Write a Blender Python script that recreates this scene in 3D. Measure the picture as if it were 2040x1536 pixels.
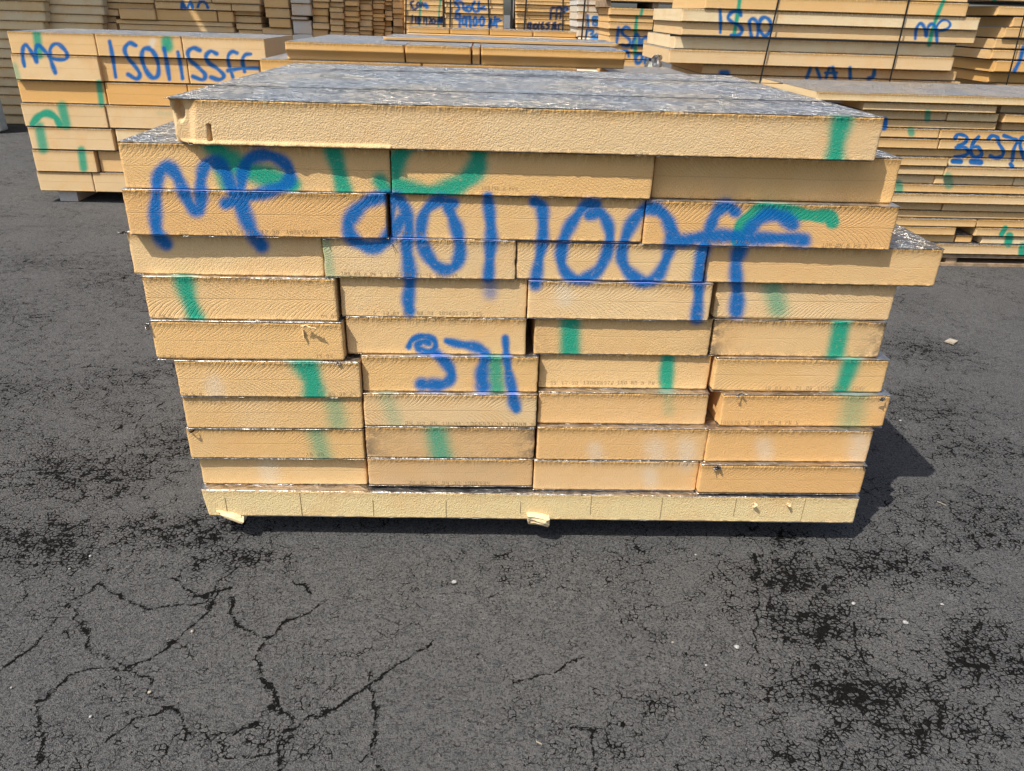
import bpy, math, random
import numpy as np
from mathutils import Vector, Matrix
random.seed(7); rng = np.random.default_rng(11)
for o in list(bpy.data.objects): bpy.data.objects.remove(o)
S = bpy.context.scene; COL = S.collection

# ------------------------------------------------------------------ camera, sky, sun, exposure
F, PITCH, ROLL, YAW, CH, CZ = 1502.42, 0.46055, 0.03172, 0.04544, 1.27249, 1.75796   # measured from the stack
G = 0.083                                   # height of the board stack above the asphalt; z below is counted from the asphalt
cp, sp = math.cos(PITCH), math.sin(PITCH); cr, sr = math.cos(ROLL), math.sin(ROLL); cw, sw = math.cos(YAW), math.sin(YAW)
CAM = np.array([0.0, -CZ, CH + G])
def direction(px, py):
    a, b = px - 1020, py - 768
    u = (a*cr + b*sr)/F; v = (-a*sr + b*cr)/F
    x, y, z = u, cp - v*sp, -sp - v*cp
    return np.array([x*cw + y*sw, -x*sw + y*cw, z])
def at(px, py, y):                          # point of the vertical plane y under a sight line
    r = direction(px, py); return CAM + r*(y - CAM[1])/r[1]
def on_ground(px, py, z=0.0):
    r = direction(px, py); return CAM + r*(z - CAM[2])/r[2]
def sight(P):                               # world -> photograph pixels
    q = np.asarray(P, float) - CAM
    x = q[..., 0]*cw - q[..., 1]*sw; y = q[..., 0]*sw + q[..., 1]*cw; z = q[..., 2]
    dep = y*cp - z*sp; up = y*sp + z*cp
    u = x/dep*F; v = -up/dep*F
    return np.stack([1020 + u*cr - v*sr, 768 + u*sr + v*cr], -1)
def x_at(px, y, z):
    x = 0.0
    for _ in range(4):
        a = sight([x, y, z])[0]; b = sight([x + .01, y, z])[0]
        x += (px - a)/((b - a)/.01)
    return x
cam = bpy.data.cameras.new('camera'); co = bpy.data.objects.new('camera', cam); COL.objects.link(co)
cam.sensor_fit = 'HORIZONTAL'; cam.sensor_width = 36; cam.lens = F/2040*36; cam.clip_start = .05; cam.clip_end = 500
fw = Vector(direction(1020, 768)).normalized(); rt = Vector(direction(1120, 768) - direction(1020, 768)).normalized()
upv = rt.cross(fw).normalized()
M = Matrix((rt, upv, -fw)).transposed().to_4x4(); M.translation = Vector(CAM); co.matrix_world = M
S.camera = co

SUN = Vector((1.20, 1.0, -2.50)).normalized()
elev = math.asin(-SUN.z); azim = math.atan2(-SUN.x, -SUN.y)      # azimuth of the sun measured from +Y towards +X
w = bpy.data.worlds.new('World'); S.world = w; w.use_nodes = True
nt = w.node_tree; bg = nt.nodes['Background']
sky = nt.nodes.new('ShaderNodeTexSky'); sky.sky_type = 'NISHITA'; sky.sun_disc = False
sky.sun_elevation = elev; sky.sun_rotation = azim % (2*math.pi); sky.air_density = 1.0; sky.dust_density = 3.0; sky.ozone_density = 1.0
nt.links.new(sky.outputs[0], bg.inputs[0]); bg.inputs[1].default_value = 0.105
sl = bpy.data.lights.new('sun', 'SUN'); sl.energy = 4.2; sl.angle = math.radians(.5); sl.color = (1.0, .95, .86)
so = bpy.data.objects.new('sun', sl); COL.objects.link(so); so.rotation_euler = SUN.to_track_quat('-Z', 'Y').to_euler(); so.location = (-4, -4, 9)
S.view_settings.view_transform = 'Standard'; S.view_settings.look = 'None'; S.view_settings.exposure = 0.55; S.view_settings.gamma = 1
S.render.engine = 'CYCLES'; S.render.resolution_x = 1024; S.render.resolution_y = 771

# ------------------------------------------------------------------ materials
def mat(name):
    m = bpy.data.materials.new(name); m.use_nodes = True
    n = m.node_tree; n.nodes.clear()
    out = n.nodes.new('ShaderNodeOutputMaterial'); b = n.nodes.new('ShaderNodeBsdfPrincipled'); n.links.new(b.outputs[0], out.inputs[0])
    return m, n, b
class N:                                    # tiny node helper
    def __init__(s, t): s.t = t
    def new(s, k, **p):
        n = s.t.nodes.new('ShaderNode' + k)
        for a, v in p.items(): setattr(n, a, v)
        return n
    def put(s, v, sock):
        if hasattr(v, 'node'): s.t.links.new(v, sock)
        elif v is not None: sock.default_value = v
    def m(s, op, a, b=None, c=None, clamp=False):
        n = s.new('Math', operation=op, use_clamp=clamp)
        for i, v in enumerate((a, b, c)):
            if v is not None: s.put(v, n.inputs[i])
        return n.outputs[0]
    def noise(s, vec, scale, detail=3, rough=.55, dist=0, out=0):
        n = s.new('TexNoise'); s.put(vec, n.inputs['Vector']); n.inputs['Scale'].default_value = scale
        n.inputs['Detail'].default_value = detail; n.inputs['Roughness'].default_value = rough; n.inputs['Distortion'].default_value = dist
        return n.outputs[out]
    def ramp(s, v, a, b, lo=0.0, hi=1.0):
        n = s.new('MapRange', interpolation_type='SMOOTHSTEP'); s.put(v, n.inputs[0])
        n.inputs[1].default_value = a; n.inputs[2].default_value = b; n.inputs[3].default_value = lo; n.inputs[4].default_value = hi
        return n.outputs[0]
    def mix(s, f, a, b, mode='MIX'):
        n = s.new('Mix', data_type='RGBA', blend_type=mode); s.put(f, n.inputs[0]); s.put(a, n.inputs[6]); s.put(b, n.inputs[7]); return n.outputs[2]
    def attr(s, name): return s.new('Attribute', attribute_name=name).outputs['Fac']
    def scalev(s, v, x, y, z):
        n = s.new('Mapping'); s.put(v, n.inputs[0]); n.inputs[3].default_value = (x, y, z); return n.outputs[0]
    def bump(s, h, strength, dist, normal=None):
        n = s.new('Bump'); s.put(h, n.inputs['Height']); n.inputs['Strength'].default_value = strength; n.inputs['Distance'].default_value = dist
        if normal is not None: s.put(normal, n.inputs['Normal'])
        return n.outputs[0]

def foam_material(name, painted, rough_amount=1.0):
    m, t, b = mat(name); n = N(t)
    oi = n.new('ObjectInfo'); tc = n.new('TexCoord')
    pos = n.new('VectorMath', operation='ADD'); n.put(tc.outputs['Object'], pos.inputs[0])
    cx_ = n.new('CombineXYZ'); r = oi.outputs['Random']
    n.put(n.m('MULTIPLY', r, 37.0), cx_.inputs[0]); n.put(n.m('MULTIPLY', r, 91.0), cx_.inputs[1]); n.put(n.m('MULTIPLY', r, 17.0), cx_.inputs[2])
    n.put(cx_.outputs[0], pos.inputs[1]); P = pos.outputs[0]
    base = oi.outputs['Color']
    # blotches of older, more orange foam and paler dry foam
    blot = n.noise(P, 7, 4, .6)
    c = n.mix(n.ramp(blot, .42, .72, 0, .40), base, (.72, .405, .16, 1))
    c = n.mix(n.ramp(n.noise(P, 4.3, 3), .5, .78, 0, .35), c, (.74, .54, .32, 1))
    fine = n.noise(P, 380, 2, .6)
    c = n.mix(n.ramp(fine, .30, .50, .30, 0), c, (.46, .31, .14, 1))
    # small pits and bruises
    pit = n.noise(n.scalev(P, 1, 1, 1.4), 70, 3, .65)
    c = n.mix(n.ramp(pit, .72, .80, 0, .5), c, (.25, .16, .07, 1))
    uv = n.new('UVMap', uv_map='face').outputs[0]
    sx = n.new('SeparateXYZ'); n.put(uv, sx.inputs[0]); U, V = sx.outputs[0], sx.outputs[1]
    h = n.m('MULTIPLY', n.noise(P, 330, 3, .6), 1.3)
    h = n.m('ADD', h, n.m('MULTIPLY', n.noise(P, 110, 2, .5), .18))
    if painted:
        grain = n.attr('grain'); h = n.m('ADD', h, n.m('MULTIPLY', n.m('MULTIPLY', n.noise(P, 330, 2, .6), grain), 2.4))
        gp = n.noise(P, 300, 2, .6); base_grain = n.m('MULTIPLY', grain, n.ramp(gp, .36, .50, .35, 0))
    if painted:
        c = n.mix(base_grain, c, (.42, .27, .11, 1))
        # curved hot-wire cut marks, mirrored about a faint centre seam
        av = n.m('ABSOLUTE', V)
        wob = n.m('MULTIPLY', n.noise(P, 5, 2), .05)
        sgn = n.m('MULTIPLY_ADD', n.m('GREATER_THAN', oi.outputs['Random'], .82), -2.0, 1.0)
        ph = n.m('ADD', n.m('MULTIPLY', U, sgn), n.m('MULTIPLY', n.m('SQRT', n.m('ADD', av, .0004)), -.34)); ph = n.m('ADD', ph, wob)
        jig = n.m('MULTIPLY', n.noise(P, 16, 3, .6), .022)
        s1 = n.m('SINE', n.m('MULTIPLY', n.m('ADD', ph, jig), math.pi/.0125))
        s2 = n.m('SINE', n.m('MULTIPLY', n.m('ADD', ph, jig), 2*math.pi/.0052))
        s = n.m('ADD', n.m('POWER', n.m('ABSOLUTE', s1), 9.0), n.m('MULTIPLY', s2, .18))
        amt = n.ramp(n.noise(n.scalev(P, 1, 1, 2.5), 6, 2), .36, .60, .15, 1)
        amt = n.m('MULTIPLY', amt, n.attr('saw'))
        h = n.m('ADD', h, n.m('MULTIPLY', n.m('MULTIPLY', s, amt), -.52))
        c = n.mix(n.m('MULTIPLY', n.ramp(s, .55, 1.1), n.m('MULTIPLY', amt, .24)), c, (.50, .32, .13, 1))
        seam = n.ramp(n.m('ABSOLUTE', n.m('ADD', V, n.m('MULTIPLY', n.m('SUBTRACT', n.noise(P, 12, 2), .5), .004))), .0, .0012, 1, 0)
        seam = n.m('MULTIPLY', seam, n.attr('saw'))
        h = n.m('SUBTRACT', h, n.m('MULTIPLY', seam, 1.0))
        c = n.mix(n.m('MULTIPLY', seam, .35), c, (.35, .22, .09, 1))
        # ragged crumbs under the facings
        e = n.attr('edge')
        crumb = n.noise(n.scalev(P, 1, 1, .3), 125, 2, .6)
        h = n.m('ADD', h, n.m('MULTIPLY', n.m('MULTIPLY', crumb, e), 8.0))
        c = n.mix(n.m('MULTIPLY', e, n.ramp(crumb, .49, .60, 1.0, .0)), c, (.40, .20, .05, 1))
        c = n.mix(n.m('MULTIPLY', e, .35), c, (.72, .45, .16, 1))
        # dirt
        d = n.m('MULTIPLY', n.attr('dirt'), n.ramp(n.noise(P, 60, 4, .65), .33, .62))
        c = n.mix(d, c, (.10, .085, .065, 1))
        # sprayed paint: the mask fades out in speckle
        spk = n.m('SUBTRACT', n.noise(P, 420, 2, .6), .5)
        for a, colr in (('white', (.66, .62, .52, 1)), ('green', (.012, .31, .19, 1)), ('blue', (.0, .125, .385, 1)), ('navy', (.015, .045, .13, 1))):
            k = n.attr(a)
            k2 = n.ramp(n.m('ADD', k, n.m('MULTIPLY', spk, .5)), .06, .92)
            k2 = n.m('MULTIPLY', n.m('MULTIPLY', k2, n.ramp(k, .0, .10)), n.ramp(fine, .25, .6, .93, 1.0))
            if a != 'white': k2 = n.m('MULTIPLY', k2, n.ramp(pit, .55, .78, 1, .75))
            c = n.mix(k2, c, colr)
        h = n.m('SUBTRACT', h, n.m('MULTIPLY', n.attr('dirt'), .6))
    n.put(c, b.inputs['Base Color']); b.inputs['Roughness'].default_value = .88
    b.inputs['Specular IOR Level'].default_value = .25
    n.put(n.bump(h, .75*rough_amount, .0016), b.inputs['Normal'])
    return m
M_FOAM = foam_material('foam', True); M_FOAM_FAR = foam_material('foam_far', False, .6)

def foil_material(name, dist=.024, rlo=.20, rhi=.34, dim=.72):
    m, t, b = mat(name); n = N(t); tc = n.new('TexCoord'); oi = n.new('ObjectInfo')
    pos = n.new('VectorMath', operation='ADD'); n.put(tc.outputs['Object'], pos.inputs[0])
    cx_ = n.new('CombineXYZ'); n.put(n.m('MULTIPLY', oi.outputs['Random'], 50.0), cx_.inputs[0]); n.put(cx_.outputs[0], pos.inputs[1]); P = pos.outputs[0]
    wv = n.new('VectorMath', operation='MULTIPLY_ADD'); n.put(n.noise(P, 22, 3, .6, out=1), wv.inputs[0]); wv.inputs[1].default_value = (.05, .05, 0); n.put(P, wv.inputs[2])
    big = n.noise(P, 3.5, 3); wr = n.noise(n.scalev(P, 1, 1.6, 2), 28, 5, .64, .7)
    vor = n.new('TexVoronoi', feature='F1'); n.put(n.scalev(wv.outputs[0], 1, 1.6, 1), vor.inputs['Vector']); vor.inputs['Scale'].default_value = 30
    v2 = n.new('TexVoronoi', feature='F1'); n.put(n.scalev(wv.outputs[0], 1, 1.4, 1), v2.inputs['Vector']); v2.inputs['Scale'].default_value = 66
    c = n.mix(n.ramp(big, .40, .60), (.50*dim, .51*dim, .53*dim, 1), (.64*dim, .57*dim, .48*dim, 1))
    c = n.mix(n.ramp(wr, .36, .50, .6, 0), c, (.24, .235, .24, 1))
    c = n.mix(n.m('MULTIPLY', n.attr('blue'), .85), c, (.03, .13, .55, 1)); c = n.mix(n.m('MULTIPLY', n.attr('green'), .8), c, (.02, .30, .20, 1))
    n.put(c, b.inputs['Base Color'])
    n.put(n.m('SUBTRACT', 1.0, n.m('MAXIMUM', n.attr('blue'), n.attr('green')), clamp=True), b.inputs['Metallic'])
    n.put(n.ramp(n.noise(P, 14, 3), .3, .7, rlo, rhi), b.inputs['Roughness'])
    h = n.m('ADD', n.m('MULTIPLY', wr, 1.0), n.m('MULTIPLY', vor.outputs['Distance'], 1.3))
    h = n.m('ADD', h, n.m('MULTIPLY', v2.outputs['Distance'], .5)); h = n.m('ADD', h, n.m('MULTIPLY', n.noise(P, 160, 2), .15))
    n.put(n.bump(h, 1.0, dist), b.inputs['Normal'])
    return m
M_FOIL = foil_material('foil'); M_FOIL_FAR = foil_material('foil_dull', .04, .34, .48, .72); M_FOIL_EDGE = foil_material('foil_smooth', .0025, .34, .46, 1.05)
def simple(name, col, rough=.8, metal=0, nz=0, nscale=60, bump=0, col2=None):
    m, t, b = mat(name); n = N(t); tc = n.new('TexCoord')
    v = n.noise(tc.outputs['Object'], nscale, 4, .6)
    c2 = col2 or tuple(x*(1 - nz) for x in col[:3]) + (1,)
    n.put(n.mix(n.ramp(v, .35, .65), col, c2), b.inputs['Base Color'])
    b.inputs['Roughness'].default_value = rough; b.inputs['Metallic'].default_value = metal
    if bump: n.put(n.bump(v, .8, bump), b.inputs['Normal'])
    return m
M_INK = simple('ink', (.36, .25, .12, 1), .9, nz=.5, nscale=300)
M_STRAP = simple('strap', (.012, .013, .014, 1), .45, nz=.3)
M_WOOD = simple('pallet_wood', (.36, .25, .15, 1), .85, nz=.4, nscale=25, bump=.002)
M_WHITE = simple('white_film', (.62, .66, .60, 1), .35, nz=.18, nscale=18, bump=.01)
M_PALE = simple('pale_stone', (.34, .335, .32, 1), .9, nz=.3, nscale=120, bump=.002)
M_BLOCK = simple('pale_block', (.55, .53, .50, 1), .85, nz=.15, nscale=90, bump=.002)
M_STONE = simple('stone', (.33, .33, .32, 1), .9, nz=.35, nscale=120, bump=.002)
M_CHIP = simple('chip', (.36, .31, .24, 1), .9, nz=.3, nscale=150, bump=.001)
M_STEEL = simple('added_roof_steel', (.35, .36, .37, 1), .6, nz=.2)
M_DARK = simple('seam_tape', (.035, .035, .04, 1), .6, nz=.4)

def asphalt_material():
    m, t, b = mat('asphalt'); n = N(t); tc = n.new('TexCoord'); P = tc.outputs['Object']
    def warp(vec, freq, det, amp):
        v = n.new('VectorMath', operation='MULTIPLY_ADD'); c_ = n.new('VectorMath', operation='SUBTRACT'); n.put(n.noise(P, freq, det, .65, out=1), c_.inputs[0]); c_.inputs[1].default_value = (.5, .5, .5)
        n.put(c_.outputs[0], v.inputs[0]); v.inputs[1].default_value = (amp, amp, 0); n.put(vec, v.inputs[2]); return v.outputs[0]
    def vor(vec, scale, feat='DISTANCE_TO_EDGE'):
        v = n.new('TexVoronoi', feature=feat, voronoi_dimensions='2D'); n.put(vec, v.inputs['Vector']); v.inputs['Scale'].default_value = scale; return v
    W = warp(P, 70, 3, .012)
    WS = warp(warp(n.scalev(P, 1, 1.15, 1), 45, 3, .016), 150, 2, .005)
    eL = n.m('DIVIDE', vor(W, 15).outputs['Distance'], 15.0)      # metres to the nearest crack line, three sizes
    eM = n.m('DIVIDE', vor(W, 38).outputs['Distance'], 38.0)
    eS = n.m('DIVIDE', vor(WS, 72).outputs['Distance'], 72.0); fS = vor(WS, 72, 'F1')
    e2 = vor(WS, 210).outputs['Distance']; f2 = vor(P, 210, 'F1')
    # how open the surface is: worn patches and cracks placed as on the yard, broken up by noise
    O = n.m('ADD', n.m('MULTIPLY', n.attr('wear'), .44), n.m('MULTIPLY', n.m('SUBTRACT', n.noise(P, 3.2, 4, .6), .5), .9))
    O = n.m('ADD', O, n.m('MULTIPLY', n.m('SUBTRACT', n.noise(P, 15, 3, .6), .5), .75))
    O = n.m('ADD', O, .205)
    ck = n.attr('crack'); O = n.m('MAXIMUM', O, n.m('MULTIPLY', n.m('ADD', ck, n.m('MULTIPLY', n.m('SUBTRACT', n.noise(P, 60, 3, .65), .5), .9)), .50))
    prox = n.ramp(eL, .0, .007, 1, 0)
    k1 = n.new('SeparateColor'); n.put(fS.outputs['Color'], k1.inputs[0]); k2 = n.new('SeparateColor'); n.put(f2.outputs['Color'], k2.inputs[0])
    # height of the stones and of the islands still bound together; the dark binder shows wherever they stand lower than the wear
    isl = n.m('MULTIPLY', n.m('SUBTRACT', n.noise(P, 32, 5, .76), .5), 1.35)
    hgt = n.m('ADD', n.m('MULTIPLY', n.ramp(eS, .0, .0030), .42), n.m('ADD', n.m('MULTIPLY', k1.outputs[0], .50), isl))
    hgt = n.m('ADD', hgt, n.m('MULTIPLY', n.m('SUBTRACT', n.noise(P, 150, 3, .7), .5), 1.0))
    level = n.m('ADD', n.m('MULTIPLY_ADD', O, 1.05, -.17), n.m('MULTIPLY', prox, n.ramp(O, .1, .4, .02, .20)))
    dS = n.ramp(n.m('SUBTRACT', level, hgt), -.03, .07)
    wd = n.ramp(O, .22, .85, 0, 1); wd = n.m('MULTIPLY', n.m('MULTIPLY_ADD', wd, .0016, .0004), n.m('GREATER_THAN', wd, .001))
    dL = n.ramp(n.m('SUBTRACT', wd, eL), -.0004, .0004)
    drawn = n.ramp(n.m('ADD', ck, n.m('MULTIPLY', n.m('SUBTRACT', n.noise(P, 75, 4, .75), .5), 1.5)), .99, 1.09)
    dark = n.m('MAXIMUM', drawn, n.m('MAXIMUM', n.m('MULTIPLY', dL, n.ramp(n.noise(P, 30, 4, .7), .47, .55)), dS))
    # colour
    c = n.mix(n.ramp(n.noise(P, 1.3, 3), .3, .7), (.134, .133, .132, 1), (.162, .160, .157, 1))
    c = n.mix(n.ramp(n.noise(P, 3, 4), .5, .75, 0, .3), c, (.080, .087, .096, 1))
    c = n.mix(n.ramp(k1.outputs[0], .0, 1.0, -.0, .40), c, (.048, .050, .054, 1))
    c = n.mix(n.ramp(k1.outputs[2], .78, .97, 0, .35), c, (.135, .13, .125, 1))
    c = n.mix(n.ramp(k1.outputs[1], .90, .97, 0, .5), c, (.050, .064, .078, 1))
    c = n.mix(n.ramp(k2.outputs[1], .80, .95, 0, .4), c, (.16, .15, .14, 1))
    c = n.mix(n.ramp(n.noise(P, 380, 2, .65), .48, .62, 0, .6), c, (.21, .205, .20, 1))
    c = n.mix(n.ramp(n.noise(P, 185, 4, .75), .41, .50, .9, 0), c, (.026, .026, .027, 1))
    c = n.mix(n.m('MULTIPLY', n.ramp(eS, .0, .0011, 1, 0), n.ramp(n.noise(P, 19, 3, .6), .42, .66, .0, .35)), c, (.024, .0235, .023, 1))
    warm = n.ramp(n.noise(P, 6, 4, .7), .60, .72, 0, .22); c = n.mix(n.m('MULTIPLY', warm, n.ramp(n.noise(P, 120, 2), .5, .6)), c, (.20, .14, .09, 1))
    sk = vor(P, 150, 'F1'); s3 = n.new('SeparateColor'); n.put(sk.outputs['Color'], s3.inputs[0])
    grit = n.m('MULTIPLY', n.m('GREATER_THAN', s3.outputs[2], .9945), n.m('LESS_THAN', sk.outputs['Distance'], .22))
    c = n.mix(n.m('MULTIPLY', grit, .7), c, (.38, .36, .32, 1))
    c = n.mix(n.m('MULTIPLY', n.attr('chalk'), n.ramp(n.noise(P, 200, 3, .7), .52, .62, 0, .6)), c, (.34, .34, .335, 1))
    c = n.mix(n.ramp(O, .35, .85, 0, .30), c, (.045, .046, .050, 1))
    c = n.mix(n.m('MULTIPLY', dark, .98), c, (.010, .0095, .0085, 1))
    n.put(c, b.inputs['Base Color']); b.inputs['Roughness'].default_value = .85
    n.put(n.m('MULTIPLY_ADD', dark, -.35, .40), b.inputs['Specular IOR Level'])
    h = n.m('MULTIPLY', n.ramp(eS, 0, .003), n.ramp(O, .2, .7, .15, .9))
    h = n.m('ADD', h, n.m('MULTIPLY', n.ramp(e2, 0, .3), .30)); h = n.m('ADD', h, n.m('MULTIPLY', n.noise(P, 330, 3, .7), 1.8))
    h = n.m('ADD', h, n.m('MULTIPLY', n.noise(P, 120, 4, .75), 1.3)); h = n.m('ADD', h, n.m('MULTIPLY', k1.outputs[0], .2))
    h = n.m('SUBTRACT', h, n.m('MULTIPLY', dark, 2.4))
    n.put(n.bump(h, 1.0, .0058), b.inputs['Normal'])
    return m
M_ASPHALT = asphalt_material()

# ------------------------------------------------------------------ helpers
def tag(o, label=None, cat=None, group=None, kind=None):
    if label: o['label'] = label
    if cat: o['category'] = cat
    if group: o['group'] = group
    if kind: o['kind'] = kind
    return o
def empty(name, loc, rz=0):
    o = bpy.data.objects.new(name, None); o.location = loc; o.rotation_euler = (0, 0, rz); o.empty_display_size = .1; COL.objects.link(o); return o
def mesh_obj(name, V, Fc, m, parent=None, smooth=False):
    me = bpy.data.meshes.new(name); me.from_pydata([tuple(map(float, v)) for v in V], [], [tuple(int(i) for i in f) for f in Fc]); me.update()
    o = bpy.data.objects.new(name, me); COL.objects.link(o); o.parent = parent
    for k in (m if isinstance(m, (list, tuple)) else [m]): me.materials.append(k)
    if smooth: me.polygons.foreach_set('use_smooth', [True]*len(me.polygons))
    return o
def box(x0, x1, y0, y1, z0, z1):
    V = [(x, y, z) for x in (x0, x1) for y in (y0, y1) for z in (z0, z1)]
    return V, [(0, 1, 3, 2), (4, 6, 7, 5), (0, 4, 5, 1), (2, 3, 7, 6), (0, 2, 6, 4), (1, 5, 7, 3)]
def boxes(name, L, m, parent=None):
    V, Fc = [], []
    for b in L:
        v, f = box(*b); k = len(V); V += v; Fc += [tuple(i + k for i in q) for q in f]
    return mesh_obj(name, V, Fc, m, parent)
def hash2(i, j, s):
    h = (i.astype(np.int64)*374761393 + j.astype(np.int64)*668265263 + s*1442695041) & 0xffffffff
    h = ((h ^ (h >> 13))*1274126177) & 0xffffffff
    return ((h ^ (h >> 16)) & 0xffff)/65535.0
def vnoise(x, y, s=0):
    x = np.asarray(x, float); y = np.asarray(y, float); i, j = np.floor(x), np.floor(y); u, v = x - i, y - j
    u = u*u*(3 - 2*u); v = v*v*(3 - 2*v)
    a, b, c, d = hash2(i, j, s), hash2(i + 1, j, s), hash2(i, j + 1, s), hash2(i + 1, j + 1, s)
    return (a*(1 - u) + b*u)*(1 - v) + (c*(1 - u) + d*u)*v - .5
def smooth01(x): x = np.clip(x, 0, 1); return x*x*(3 - 2*x)

# ------------------------------------------------------------------ sprayed marks (centre lines traced on the board faces)
STROKES = []
def spline(P, k=7):
    P = np.array(P, float)
    if len(P) < 3: return P
    Q = np.vstack([2*P[0] - P[1], P, 2*P[-1] - P[-2]]); out = []
    for i in range(1, len(Q) - 2):
        for t in np.linspace(0, 1, k, endpoint=False):
            out.append(.5*((2*Q[i]) + (-Q[i-1] + Q[i+1])*t + (2*Q[i-1] - 5*Q[i] + 4*Q[i+1] - Q[i+2])*t*t + (-Q[i-1] + 3*Q[i] - 3*Q[i+1] + Q[i+2])*t**3))
    out.append(Q[-2]); return np.array(out)
def spray(stack, col, r, pts, z=(0, 0, 1), soft=.95, k=1.0, curve=True, taper=None, only=None):
    if only: soft = max(soft, .8); k = k*.93
    """one pass of the can: r = half width, soft = fade as share of r, k = how thick the paint lies"""
    P = np.array(pts, float)/z[2] + np.array(z[:2])
    if curve: P = spline(P)
    STROKES.append(dict(stack=stack, col=col, r=r, soft=soft, k=k, P=P, bb=(P.min(0) - 2*r - 3, P.max(0) + 2*r + 3), taper=taper, only=only, ph=len(STROKES)*1.7))
def paint_masks(stack, W, key=None):
    """W world points -> amount of each paint on them"""
    px = sight(W); n = len(px); out = {}
    for s in STROKES:
        if s['stack'] != stack or (s['only'] is not None and key not in s['only']): continue
        sel = np.where((px > s['bb'][0]).all(1) & (px < s['bb'][1]).all(1))[0]
        if not len(sel): continue
        q = px[sel]; d = np.full(len(sel), 1e9); P = s['P']; L = len(P) - 1
        for i in range(L):
            a, b = P[i], P[i+1]; ab = b - a; t = np.clip(((q - a) @ ab)/max(ab @ ab, 1e-9), 0, 1)
            dd = np.linalg.norm(q - a - t[:, None]*ab, axis=1)
            wv_ = 1 + .13*math.sin(i*.55 + s['ph']) + .07*math.sin(i*.21 + 2*s['ph']); dd = dd/wv_
            if s['taper']: dd = dd/(1 + (s['taper'] - 1)*(i + t)/L)
            d = np.minimum(d, dd)
        r = s['r']; f = s['soft']
        mk = smooth01((r*(1 + f) - d)/(2*f*r))*s['k']
        mk = np.maximum(mk, s['k']*.22*smooth01((r*2.0 - d)/(r*1.3)))          # overspray
        A = out.setdefault(s['col'], np.zeros(n)); A[sel] = np.maximum(A[sel], mk)
    return out

A6, A7, A8 = (220, 170, 3), (760, 170, 3), (1300, 170, 3)
B1, B2, B3 = (260, 540, 2.844), (700, 540, 2.844), (1260, 540, 2.844)
f_ = 'front'
spray(f_, 'blue', 13, [(335, 950), (285, 890), (268, 780), (275, 640), (290, 530), (335, 490), (390, 530), (440, 640), (480, 720), (525, 745), (540, 680), (540, 580), (560, 490), (610, 455), (670, 490), (720, 590), (760, 700), (810, 800), (850, 890), (905, 955)], A6)
spray(f_, 'blue', 12.5, [(790, 700), (780, 600), (795, 500), (850, 430), (950, 420), (1040, 465), (1075, 530), (1050, 590), (960, 630), (830, 665), (690, 705)], A6)
spray(f_, 'blue', 14, [(800, 660), (800, 760), (850, 880), (905, 960)], A6)
spray(f_, 'blue', 14, [(1645, 665), (1560, 685), (1480, 740), (1425, 820), (1435, 900), (1510, 955), (1590, 965), (1660, 910), (1740, 800)], A6)
spray(f_, 'blue', 13.5, [(45, 675), (110, 690), (150, 770), (165, 870), (150, 960), (165, 1080), (170, 1180), (160, 1280), (168, 1350)], A7)
spray(f_, 'blue', 10, [(75, 690), (60, 800), (60, 900), (20, 930)], A7, k=.85)
spray(f_, 'blue', 12.5, [(430, 705), (340, 690), (265, 750), (235, 850), (245, 950), (300, 1050), (370, 1100), (440, 1080), (470, 990), (455, 880), (425, 790), (395, 715)], A7)
spray(f_, 'blue', 12, [(635, 665), (648, 780), (655, 900), (648, 1020), (640, 1150)], A7)
spray(f_, 'blue', 15, [(650, 1190), (650, 1240)], A7, k=.55, soft=.9)
spray(f_, 'blue', 12, [(915, 695), (955, 720), (965, 800), (962, 930), (940, 1050), (920, 1190)], A7)
spray(f_, 'blue', 12, [(1285, 710), (1225, 715), (1160, 790), (1110, 870), (1080, 960), (1075, 1060), (1120, 1140), (1200, 1160), (1290, 1110), (1345, 1010), (1365, 900), (1345, 810), (1300, 760), (1240, 775)], A7)
spray(f_, 'blue', 12.5, [(1640, 730), (1570, 745), (1500, 820), (1455, 920), (1435, 1030), (1480, 1120), (1570, 1175), (1650, 1140), (1705, 1030), (1725, 940), (1725, 850), (1700, 790), (1650, 740)], A7)
spray(f_, 'blue', 11, [(0, 745), (60, 755), (110, 840), (150, 920)], A8)
spray(f_, 'blue', 12.5, [(495, 755), (440, 720), (380, 765), (345, 850), (320, 930), (288, 1040), (275, 1150), (275, 1260), (262, 1390)], A8)
spray(f_, 'blue', 14, [(120, 935), (200, 928), (310, 905), (450, 900), (600, 915), (780, 915), (905, 925)], A8)
spray(f_, 'blue', 14, [(835, 830), (770, 785), (690, 775), (620, 820), (570, 890), (530, 960), (500, 1050), (500, 1150), (508, 1250), (500, 1350)], A8)
spray(f_, 'blue', 6.0, [(325, 430), (340, 395), (390, 370), (450, 378), (476, 410), (465, 448), (420, 455), (380, 440), (375, 415), (410, 400), (438, 405)], B2, taper=1.25)
spray(f_, 'blue', 11, [(478, 465), (535, 520), (568, 580), (550, 625), (500, 645), (440, 642), (395, 640)], B2, taper=1.1)
spray(f_, 'blue', 7.5, [(540, 395), (600, 412), (680, 425), (735, 445), (758, 480), (745, 540), (738, 600), (745, 655)], B2, taper=1.9)
spray(f_, 'blue', 6.5, [(872, 380), (876, 440), (880, 500), (893, 580), (912, 680), (920, 740), (935, 780)], B2, taper=1.9)
spray(f_, 'green', 22, [(610, 350), (690, 430), (800, 500), (950, 550), (1090, 595)], A6, soft=.6, only=[(1, 0)])
spray(f_, 'green', 16, [(650, 500), (700, 640)], A6, soft=.9, k=.8, only=[(1, 0)])
spray(f_, 'green', 17, [(1310, 330), (1350, 450), (1405, 670)], A6, soft=.7, only=[(1, 0)])
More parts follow.
